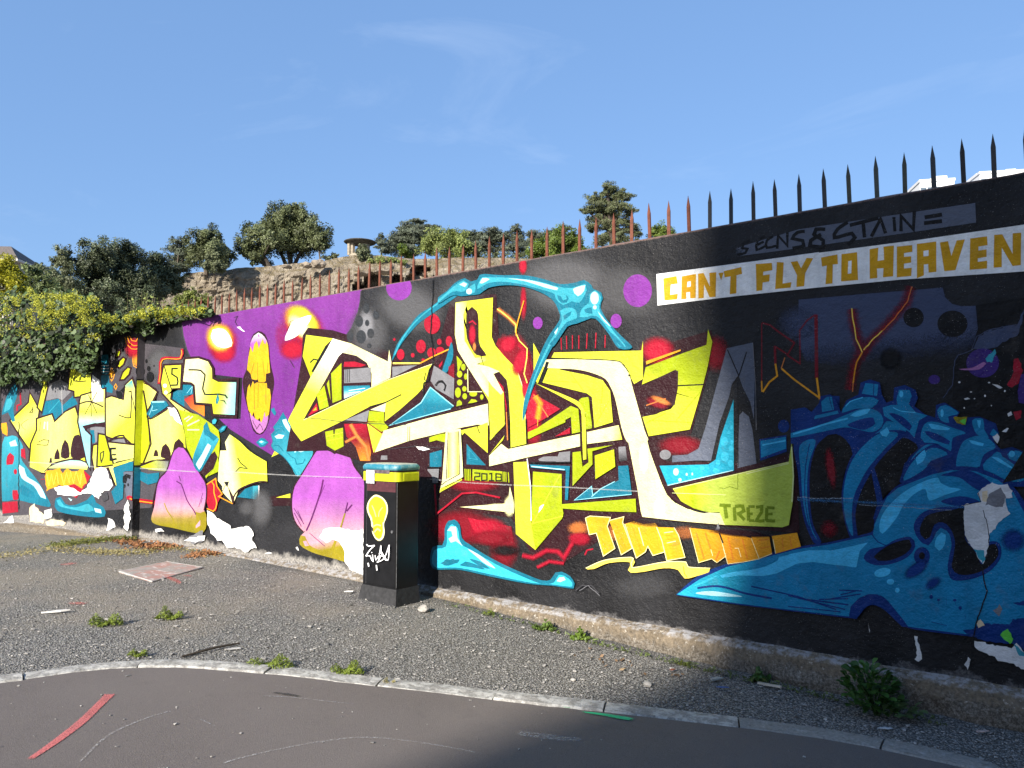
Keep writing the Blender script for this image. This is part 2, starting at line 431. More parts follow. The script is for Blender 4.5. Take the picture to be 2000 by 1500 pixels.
def asphalt_mat():
    m = Mat('worn_asphalt'); f = m.noise(240, 3, .7); b = m.noise(.9, 5, .6); g = m.noise(6, 5, .65)
    c = m.mix(m.ramp(f, .3, .72), (.064, .055, .051), (.205, .176, .162))
    c = m.mix(m.ramp(b, .35, .7, 0, .5), c, (.168, .147, .137))
    c = m.mix(m.ramp(g, .58, .78, 0, .35), c, (.085, .075, .07))
    sc = m.noise(9, 3, .6, vec=m.scaled((.25, 6, 1)))
    c = m.mix(m.math('MULTIPLY', m.ramp(sc, .70, .80), m.ramp(m.noise(1.3, 2), .5, .62, 0, .5)), c, (.36, .34, .33))
    c = m.mix(m.ramp(m.voro(22), .03, .07, .7, 0), c, (.03, .028, .027))
    m.bump(m.math('ADD', f, m.math('MULTIPLY', m.noise(130, 3, .7), .8)), .7, .004)
    return m.fin(c, .8, .3)
ASPHALT = asphalt_mat()
KERB_PTS = [(-5.62, -9.0), (-5.58, -5.0), (-5.52, -4.2)] + [tuple(gnd(px, py).xy) for px, py in ((0, 1340), (60, 1331), (130, 1320), (220, 1311), (330, 1308), (430, 1313), (520, 1321), (620, 1332), (720, 1344), (850, 1358), (1000, 1377), (1150, 1393), (1280, 1408), (1400, 1422), (1500, 1434), (1600, 1448), (1700, 1466), (1800, 1488), (1890, 1508))] + [(-.35, -1.06), (.4, -.98), (3, -.85), (9, -.7), (40, -.6)]
def kerb_y(x):
    ks = sorted(KERB_PTS[3:]); return float(np.interp(x, [k[0] for k in ks], [k[1] for k in ks]))
# one sheet of ground to the horizon
xs = sorted(set(list(np.arange(-40, -17, 2.0)) + list(np.arange(-17, 8, .25)) + list(np.arange(8, 60, 4)) + [-900, -500, -200, -90, 90, 200, 500, 900]))
ys = [-900, -400, -150, -60, -20, -10, -7, -5, -4, -3.5, -3, -2.5, -2, -1.5, -1, -.6, -.3, 0, .4, 2, 6, 15, 40, 90, 200, 500, 900, 1500]
V = []; F = []
for y in ys:
    for x in xs:
        z = zg(max(-40, min(60, x)))
        if y > .3: z -= .25
        V.append((x, y, z + (.012 * mnoise.noise(Vector((x * 1.3, y * 1.3, 0))) if -6 < y < 0 else 0)))
nx = len(xs)
for j in range(len(ys) - 1):
    for i in range(nx - 1): F.append((j * nx + i, j * nx + i + 1, (j + 1) * nx + i + 1, (j + 1) * nx + i))
ground = link('ground', mesh_of('ground', V, F, True), None, GRAVEL); tag(ground, 'grey gravel ground in front of the painted wall', 'ground', kind='structure')
# road
V = []; F = []; rx = list(np.arange(-5.5, 3, .05)) + list(np.arange(3, 60, 1.5))
def road_z(x, y): return zg(x) + .016 - .006 * min(3, max(0, kerb_y(x) - y))
cols_ = [0, .05, .3, .7, 1.2, 2, 3, 5, 9, 20, 60]
for x in rx:
    ky = kerb_y(x)
    for c in cols_: V.append((x, ky - c, road_z(x, ky - c) if c < 20 else road_z(x, ky - 3)))
n = len(cols_)
for i in range(len(rx) - 1):
    for j in range(n - 1): F.append((i * n + j, i * n + j + 1, (i + 1) * n + j + 1, (i + 1) * n + j))
road = link('road', mesh_of('road', V, F, True), None, ASPHALT); tag(road, 'brownish grey asphalt road beside the kerb', 'road', kind='structure')
# kerb: stone after stone
def kerb_mat(paint):
    m = Mat('kerb_stone_white_worn' if paint else 'kerb_stone_grey'); f = m.noise(14, 6, .7); g = m.noise(70, 4, .6)
    c = m.mix(m.ramp(g, .3, .7), (.20, .19, .175), (.32, .305, .28))
    if paint: c = m.mix(m.ramp(f, .44, .56), c, (.47, .455, .42))
    else: c = m.mix(m.ramp(f, .56, .7, 0, .6), c, (.46, .46, .45))
    c = m.mix(m.ramp(m.noise(30, 5, .7), .54, .68, 0, .8), c, (.13, .12, .105))
    m.bump(m.math('ADD', f, g), .6, .008); return m.fin(c, .85, .3)
KW, KG = kerb_mat(True), kerb_mat(False)
kerb = empty('kerb', (-3, -2, 0), 'curved kerb of flush stones between gravel and asphalt', 'kerb', kind='structure')
path = spline(KERB_PTS, False, .12); seg = [0]
for a, b in zip(path, path[1:]): seg.append(seg[-1] + float(np.hypot(*(b - a))))
def on_path(d):
    i = min(max(np.searchsorted(seg, d) - 1, 0), len(path) - 2); t = (d - seg[i]) / (seg[i + 1] - seg[i] + 1e-9); p = path[i] + (path[i + 1] - path[i]) * t
    tg = path[min(i + 2, len(path) - 1)] - path[max(i - 1, 0)]; tg = tg / np.hypot(*tg); return p, np.array([-tg[1], tg[0]])
d = 2.0
while d < seg[-1] - 1.5 and on_path(d)[0][0] < 8:
    L = rng.uniform(.55, .85); bm = bmesh.new(); rows = []
    K = 7; tilt = rng.uniform(-.006, .006); off = rng.uniform(-.008, .008); wd = .16 + rng.uniform(-.012, .012)
    for k in range(K):
        p, nn = on_path(d + .008 + (L - .010) * k / (K - 1)); zz = zg(p[0]) + .018 + tilt; rag = rng.uniform(-.010, .010)
        prof = [(0, -.15), (0 + rag, -.006), (.012 + rag, .004), (wd * .5, .008 + rng.uniform(-.003, .003)), (wd - .012, .004), (wd + rag, -.006), (wd, -.15)]
        rows.append([bm.verts.new((p[0] + nn[0] * (q + off), p[1] + nn[1] * (q + off), zz + h)) for q, h in prof])
    for A, B in zip(rows, rows[1:]):
        for q in range(6): bm.faces.new((A[q], A[q + 1], B[q + 1], B[q]))
    bm.faces.new(rows[0]); bm.faces.new(rows[-1][::-1]); bmesh.ops.recalc_face_normals(bm, faces=bm.faces[:])
    me = bpy.data.meshes.new('kerb_stone'); bm.to_mesh(me); bm.free()
    o = link('kerb_stone', me, None, KW if on_path(d)[0][0] < -2.2 else KG); o.parent = kerb; o.matrix_parent_inverse = Matrix.Translation(-Vector((-3, -2, 0)))
    d += L
# marks sprayed and scratched on the road
def mark_mat(name, c, cover, scale=60):
    m = Mat(name); f = m.noise(scale, 5, .75); e = m.noise(5, 3); tr = m.n('ShaderNodeBsdfTransparent'); ms = m.n('ShaderNodeMixShader')
    at = m.n('ShaderNodeAttribute', attribute_name='cover')
    k = m.ramp(m.math('ADD', f, m.math('MULTIPLY', m.math('SUBTRACT', at.outputs['Fac'], 1), .55)), 1 - cover - .14, 1 - cover + .10)
    k = m.math('MULTIPLY', k, m.ramp(e, .25, .5, .6, 1))
    m.l(k, ms.inputs[0]); m.l(tr.outputs[0], ms.inputs[1]); m.l(m.bs.outputs[0], ms.inputs[2]); m.l(ms.outputs[0], m.out.inputs[0])
    return m.fin(c, .75, .3)
def ground_ribbon(name, pts, w, mat, lift, parent, zf, smooth=True, label=None):
    """stroke on the ground through photo points; soft at its edges"""
    P = [gnd(*p) for p in pts]; P = [np.array((p.x, p.y)) for p in P]
    if smooth: P = spline(P, False, .05)
    V = []; F = []; C = []
    ws = w if isinstance(w, (list, tuple)) else [w, w]
    for i, p in enumerate(P):
        t = P[min(i + 1, len(P) - 1)] - P[max(i - 1, 0)]; t = t / (np.hypot(*t) + 1e-9); nn = np.array([-t[1], t[0]])
        ww = float(np.interp(i / max(1, len(P) - 1), np.linspace(0, 1, len(ws)), ws))
        for s, c in ((-1, 0), (-.55, 1), (.55, 1), (1, 0)):
            q = p + nn * s * ww; V.append((q[0], q[1], zf(q[0], q[1]) + lift)); C.append(c if 0 < i < len(P) - 1 else .2)
    for i in range(len(P) - 1):
        for j in range(3): F.append((i * 4 + j, i * 4 + j + 1, i * 4 + j + 5, i * 4 + j + 4))
    me = mesh_of(name, V, F); a = me.attributes.new('cover', 'FLOAT', 'POINT'); a.data.foreach_set('value', C)
    o = link(name, me, parent, mat)
    return tag(o, label)
PINK = mark_mat('pink_spray', (.55, .15, .145), .56, 150); CHALK = mark_mat('chalk_dust', (.42, .41, .40), .42, 90); GREENM = mark_mat('green_spray', (.03, .52, .22), .8, 70)
REDM = mark_mat('red_spray_dust', (.62, .10, .08), .43, 70); DARKM = mark_mat('dark_scuff', (.045, .042, .04), .5, 60)
gz = lambda x, y: zg(x) + .016
ground_ribbon('pink_spray_line', [(50, 1492), (100, 1459), (155, 1418), (190, 1385), (218, 1358)], [.02, .034, .04, .038, .045], PINK, .004, road, road_z)
ground_ribbon('pink_spray_line', [(172, 1377), (192, 1369)], .01, PINK, .005, road, road_z)
ground_ribbon('green_spray_line', [(1010, 1371), (1060, 1380), (1120, 1390)], [.006, .012, .006], GREENM, .004, road, road_z)
ground_ribbon('green_spray_line', [(1135, 1397), (1180, 1403), (1238, 1413)], [.008, .024, .028], GREENM, .005, road, road_z)
ground_ribbon('chalk_scratch', [(150, 1500), (170, 1478), (220, 1436), (300, 1403), (350, 1391)], [.006, .012, .012, .006], CHALK, .004, road, road_z)
ground_ribbon('chalk_scratch', [(420, 1500), (500, 1478), (620, 1455), (720, 1446), (840, 1459), (940, 1478)], .011, CHALK, .004, road, road_z)
ground_ribbon('chalk_scratch', [(0, 1352), (45, 1347)], .007, CHALK, .005, road, road_z)
ground_ribbon('chalk_scratch', [(45, 1347), (64, 1358)], .005, CHALK, .006, road, road_z)
ground_ribbon('chalk_scratch', [(470, 1415), (500, 1413)], .006, CHALK, .005, road, road_z)
ground_ribbon('chalk_scratch', [(380, 1405), (430, 1428)], .006, CHALK, .004, road, road_z)
ground_ribbon('scuff_mark', [(525, 1357), (560, 1362), (600, 1369)], [.012, .025, .012], DARKM, .004, road, road_z)
ground_ribbon('scuff_mark', [(500, 1366), (560, 1368), (650, 1378), (700, 1383)], [.005, .01, .004], CHALK, .007, road, road_z)
ground_ribbon('chalk_scratch', [(1000, 1436), (1080, 1447), (1150, 1452)], [.03, .06, .03], CHALK, .004, road, road_z)
ground_ribbon('chalk_scratch', [(1345, 1425), (1360, 1431)], .014, CHALK, .004, road, road_z)
for a, b in (((1340, 1448), (1358, 1457)), ((1395, 1462), (1416, 1476)), ((1440, 1470), (1470, 1482)), ((1380, 1482), (1412, 1500)), ((1500, 1462), (1560, 1480)), ((1725, 1490), (1740, 1498)), ((1250, 1470), (1285, 1476))):
    ground_ribbon('chalk_scratch', [a, b], .0065, CHALK, .005, road, road_z)
gg = lambda x, y: zg(x) + .014
ground_ribbon('red_paint_dust', [(128, 1180), (150, 1182), (178, 1183)], [.03, .07, .03], REDM, .003, ground, gg)
ground_ribbon('red_paint_dust', [(115, 1108), (135, 1104), (150, 1101)], [.05, .12, .05], REDM, .003, ground, gg)
ground_ribbon('red_paint_dust', [(322, 1128), (345, 1138), (352, 1145)], [.03, .06, .02], REDM, .004, ground, gg)
ground_ribbon('red_paint_dust', [(355, 1126), (372, 1129), (385, 1130)], [.02, .05, .02], REDM, .006, ground, gg)
ground_ribbon('red_paint_dust', [(740, 1290), (760, 1292)], [.03, .05], REDM, .003, ground, gg)
# pebbles lying on the gravel
def pebble_field():
    V = []; F = []; C = []
    base = np.array([(1, 0, 0), (-.5, .87, 0), (-.5, -.87, 0), (.6, .6, .75), (-.8, .1, .7), (.2, -.7, .72)])
    tri = [(0, 3, 5), (0, 1, 3), (1, 4, 3), (1, 2, 4), (2, 5, 4), (2, 0, 5), (3, 4, 5)]
    cnt = 0
    while cnt < 15000:
        if rng.random() < .55: px = rng.uniform(-60, 2050); py = rng.uniform(1040, 1490); p = gnd(px, py); x, y = p.x, p.y
        else: x = rng.uniform(-12, 1); y = rng.uniform(-4, -.1)
        if x < -16 or x > 2 or y > -.17 or y < -6: continue
        if x > -5.45 and y < kerb_y(x) + .12:
            if not (y < kerb_y(x) - .05 and rng.random() < .014): continue
        if x <= -5.45 and y < -6: continue
        r = min(.024, .0055 * math.exp(rng.gauss(0, .42))); a = rng.uniform(0, 6.28); s = np.array([rng.uniform(.8, 1.5), rng.uniform(.6, 1), rng.uniform(.5, .9)]) * r
        q = base * s; q = np.stack([q[:, 0] * math.cos(a) - q[:, 1] * math.sin(a), q[:, 0] * math.sin(a) + q[:, 1] * math.cos(a), q[:, 2]], 1)
        b = len(V); z = zg(x) + .004 + (.01 if y < kerb_y(max(x, -5.4)) else 0)
        V += [(x + t[0], y + t[1], z + t[2]) for t in q]; F += [tuple(b + i for i in t) for t in tri]
        C += [min(1, max(0, rng.gauss(.5, .25)))] * 6; cnt += 1
    me = mesh_of('pebbles', V, F); at = me.attributes.new('tone', 'FLOAT', 'POINT'); at.data.foreach_set('value', C)
    m = Mat('pebble_stone'); a = m.n('ShaderNodeAttribute', attribute_name='tone')
    c = m.mix(a.outputs['Fac'], (.10, .097, .092), (.42, .40, .375)); m.fin(c, .8, .3)
    return link('pebbles', me, None, m.m)
tag(pebble_field(), 'loose pebbles strewn over the gravel', 'pebbles', kind='stuff')

# ------------------------------------------------------------------ the painted wall
wall = empty('graffiti_wall', (-6, 0, 0), 'long rendered wall covered in a bright graffiti mural, spikes along its top', 'wall')
def wpart(o): o.parent = wall; o.matrix_parent_inverse = Matrix.Translation(-Vector((-6, 0, 0))); return o
def plaster_mat():
    m = Mat('black_painted_render'); X = m.xyz(); big = m.noise(1.3, 5, .6); mid = m.noise(6, 6, .7); fine = m.noise(40, 5, .7)
    c = m.mix(m.ramp(big, .35, .7), (.006, .006, .007), (.023, .023, .026))
    c = m.mix(m.ramp(mid, .62, .78, 0, .3), c, (.07, .068, .07))
    fleck = m.math('MULTIPLY', m.ramp(m.noise(165, 1.5, .4), .69, .74), m.ramp(m.noise(1.7, 2), .40, .55))
    c = m.mix(m.math('MULTIPLY', fleck, .6), c, (.5, .48, .46))
    h = m.math('ADD', X[2], m.math('MULTIPLY', m.math('SUBTRACT', mid, .5), .30)); h = m.math('ADD', h, m.math('MULTIPLY', m.math('SUBTRACT', fine, .5), .12))
    low = m.math('MULTIPLY', m.ramp(h, .20, .14), m.ramp(X[0], -5.0, -5.9))
    c = m.mix(m.math('MULTIPLY', low, .85), c, m.mix(m.ramp(fine, .35, .65), (.12, .115, .11), (.46, .43, .39)))
    low2 = m.ramp(h, .112, .095); c = m.mix(m.math('MULTIPLY', low2, .5), c, m.mix(m.ramp(fine, .4, .6), (.06, .058, .06), (.24, .23, .23)))
    top = m.ramp(m.math('ADD', X[2], m.math('MULTIPLY', m.math('SUBTRACT', fine, .5), .03)), 2.985, 2.998); c = m.mix(m.math('MULTIPLY', top, .8), c, (.20, .13, .11))
    plaster_relief(m, 1.1)
    return m.fin(c, m.ramp(mid, .3, .7, .42, .62), .2)
PLASTER = plaster_mat()
def wall_block(name, x0, x1, y0, y1, z0, ztop):
    bm = bmesh.new(); n = int((x1 - x0) / .12); rows = []
    for i in range(n + 1):
        x = x0 + (x1 - x0) * i / n; w = .007 * mnoise.noise(Vector((x * 3.1, 5, 1))) + .003 * mnoise.noise(Vector((x * 11, 3, 7)))
        prof = [(y0, z0), (y0, ztop - .004), (y0 + .012, ztop + .004 + w), (y1 - .012, ztop + .004 + w), (y1, ztop - .006), (y1, z0)]
        rows.append([bm.verts.new((x, y, z)) for y, z in prof])
    for A, B in zip(rows, rows[1:]):
        for q in range(6): bm.faces.new((A[q], A[(q + 1) % 6], B[(q + 1) % 6], B[q]))
    bm.faces.new(rows[0]); bm.faces.new(rows[-1]); bmesh.ops.recalc_face_normals(bm, faces=bm.faces[:])
    me = bpy.data.meshes.new(name); bm.to_mesh(me); bm.free(); return wpart(link(name, me, None, PLASTER))
wall_block('wall_body', JOG_X, 7.0, 0, .22, -.6, WALL_TOP)
tag(wall_block('wall_body', -15.75, JOG_X - .001, JOG_Y, .22, -.6, WALL_TOP), 'stretch of wall standing slightly forward at the far left')
# the narrow return of the step, painted over with the letters
ret = MB(); e = JOG_X + .0012
def ret_quad(z0, z1): 
    vs = [ret.bm.verts.new((e, y, z)) for y, z in ((JOG_Y + .002, z0), (-.004, z0), (-.004, z1), (JOG_Y + .002, z1))]; ret.bm.faces.new(vs)
ret_quad(1.08, 2.25); wpart(ret.build('painted_return', simple('olive_paint', (.55, .58, .015), .5, .4, .15)))
ret = MB(); ret_quad(.62, 1.05); wpart(ret.build('painted_return', simple('dark_teal_paint', (.015, .2, .3), .5)))
ret = MB(); ret_quad(2.27, 2.9); wpart(ret.build('painted_return', simple('dull_grey_paint', (.10, .09, .10), .5)))
# footing
def concrete_mat():
    m = Mat('rough_concrete_footing'); a = m.noise(9, 6, .7); b = m.noise(45, 5, .7); X = m.xyz()
    c = m.mix(m.ramp(b, .3, .7), (.095, .077, .056), (.27, .215, .15))
    c = m.mix(m.ramp(a, .52, .72, 0, .6), c, (.17, .155, .135))
    c = m.mix(m.ramp(m.noise(24, 5, .75), .58, .66), c, (.52, .48, .42))
    h = m.math('ADD', X[2], m.math('MULTIPLY', m.math('SUBTRACT', b, .5), .03))
    c = m.mix(m.math('MULTIPLY', m.ramp(h, .05, .066), m.ramp(m.noise(18, 5, .7), .44, .60)), c, (.36, .35, .35))
    c = m.mix(m.math('MULTIPLY', m.ramp(m.math('ADD', h, m.math('MULTIPLY', m.math('SUBTRACT', a, .5), .22)), .02, -.03), .7), c, m.mix(m.ramp(m.noise(60, 4, .8), .45, .6), (.055, .048, .04), (.25, .23, .20)))
    m.bump(m.math('ADD', a, m.math('MULTIPLY', b, .9)), .9, .02); return m.fin(c, .9, .2)
CONC = concrete_mat()
def footing(x0, x1, y0, top, depth, name='footing'):
    bm = bmesh.new(); n = int((x1 - x0) / .05); rows = []
    for i in range(n + 1):
        x = x0 + (x1 - x0) * i / n; N = lambda s, k: mnoise.noise(Vector((x * s, k, 2.5)))
        t = top(x) if callable(top) else top; dp = depth(x) if callable(depth) else depth
        prof = [(y0 + .02, t + .02), (y0 - .003, t + .012 + .012 * N(4, 1)), (y0 - dp * .75, t - .006 + .012 * N(7, 2)), (y0 - dp + .008 * N(9, 8), t - .022 + .010 * N(9, 3)), (y0 - dp - .016 + .022 * N(6, 4) + .016 * N(17, 4), t - .085), (y0 - dp - .028 + .03 * N(5, 5) + .022 * N(15, 5), t - .15), (y0 - dp - .03 + .03 * N(4, 6), t - .4)]
        rows.append([bm.verts.new((x, y, z)) for y, z in prof])
    for A, B in zip(rows, rows[1:]):
        for q in range(6): bm.faces.new((A[q], B[q], B[q + 1], A[q + 1]))
    bm.faces.new(rows[0]); bm.faces.new(rows[-1][::-1]); bmesh.ops.recalc_face_normals(bm, faces=bm.faces[:])
    me = bpy.data.meshes.new(name); bm.to_mesh(me); bm.free(); o = link(name, me, None, CONC); return wpart(o)
footing(JOG_X + .004, 7, 0, lambda x: float(np.interp(x, [-11, -8, -6, -4.5, -3, 0, 6], [.085, .085, .085, .085, .085, .075, .07])), lambda x: float(np.interp(x, [-11, -9, -6, -5, 6], [.05, .06, .08, .075, .07])))
footing(-15.3, JOG_X - .1, JOG_Y, lambda x: float(np.interp(x, [-15.3, -14.8, -12, -11.5, -10.8], [-.04, -.0, .06, .075, .07])), .10)
# spikes
SP_RUST = simple('rusty_red_iron', (.135, .045, .026), .75, .3, .4, 40); SP_DARK = simple('black_iron', (.016, .017, .02), .5, .4, .3, 40); SP_OLIVE = simple('green_black_iron', (.035, .045, .032), .5, .4, .5, 30)
def spike_mesh(m):
    b = MB(); w = .0128; t = .006; h = .285; sh = .20
    V = [(-w, -t, -.06), (w, -t, -.06), (w, t, -.06), (-w, t, -.06), (-w, -t, sh), (w, -t, sh), (w, t, sh), (-w, t, sh), (0, -.0015, h), (0, .0015, h)]
    F = [(0, 1, 5, 4), (1, 2, 6, 5), (2, 3, 7, 6), (3, 0, 4, 7), (4, 5, 8), (6, 7, 9), (5, 6, 9, 8), (7, 4, 8, 9), (3, 2, 1, 0)]
    me = mesh_of('spike', V, F); me.materials.append(m); return me
SPM = {k: spike_mesh(v) for k, v in (('r', SP_RUST), ('d', SP_DARK), ('o', SP_OLIVE))}
for i in range(-34, 64):
    x = -.528 - .1622 * i
    if x < -10.4 or x > 4.6: continue
    kind = 'r' if i >= 12 else ('o' if i in (3, 4, 5) else 'd')  # left stretch rust red, right stretch black with three green-black ones
    o = bpy.data.objects.new('spike', SPM[kind]); COL.objects.link(o); wpart(o)
    o.location = (x + rng.uniform(-.006, .006), .045, WALL_TOP); o.rotation_euler = (R(rng.uniform(-1.2, 1.2)), R(rng.uniform(-1, 1)), R(rng.uniform(-12, 12)))
    o.scale = (1, 1, rng.uniform(.94, 1.04))
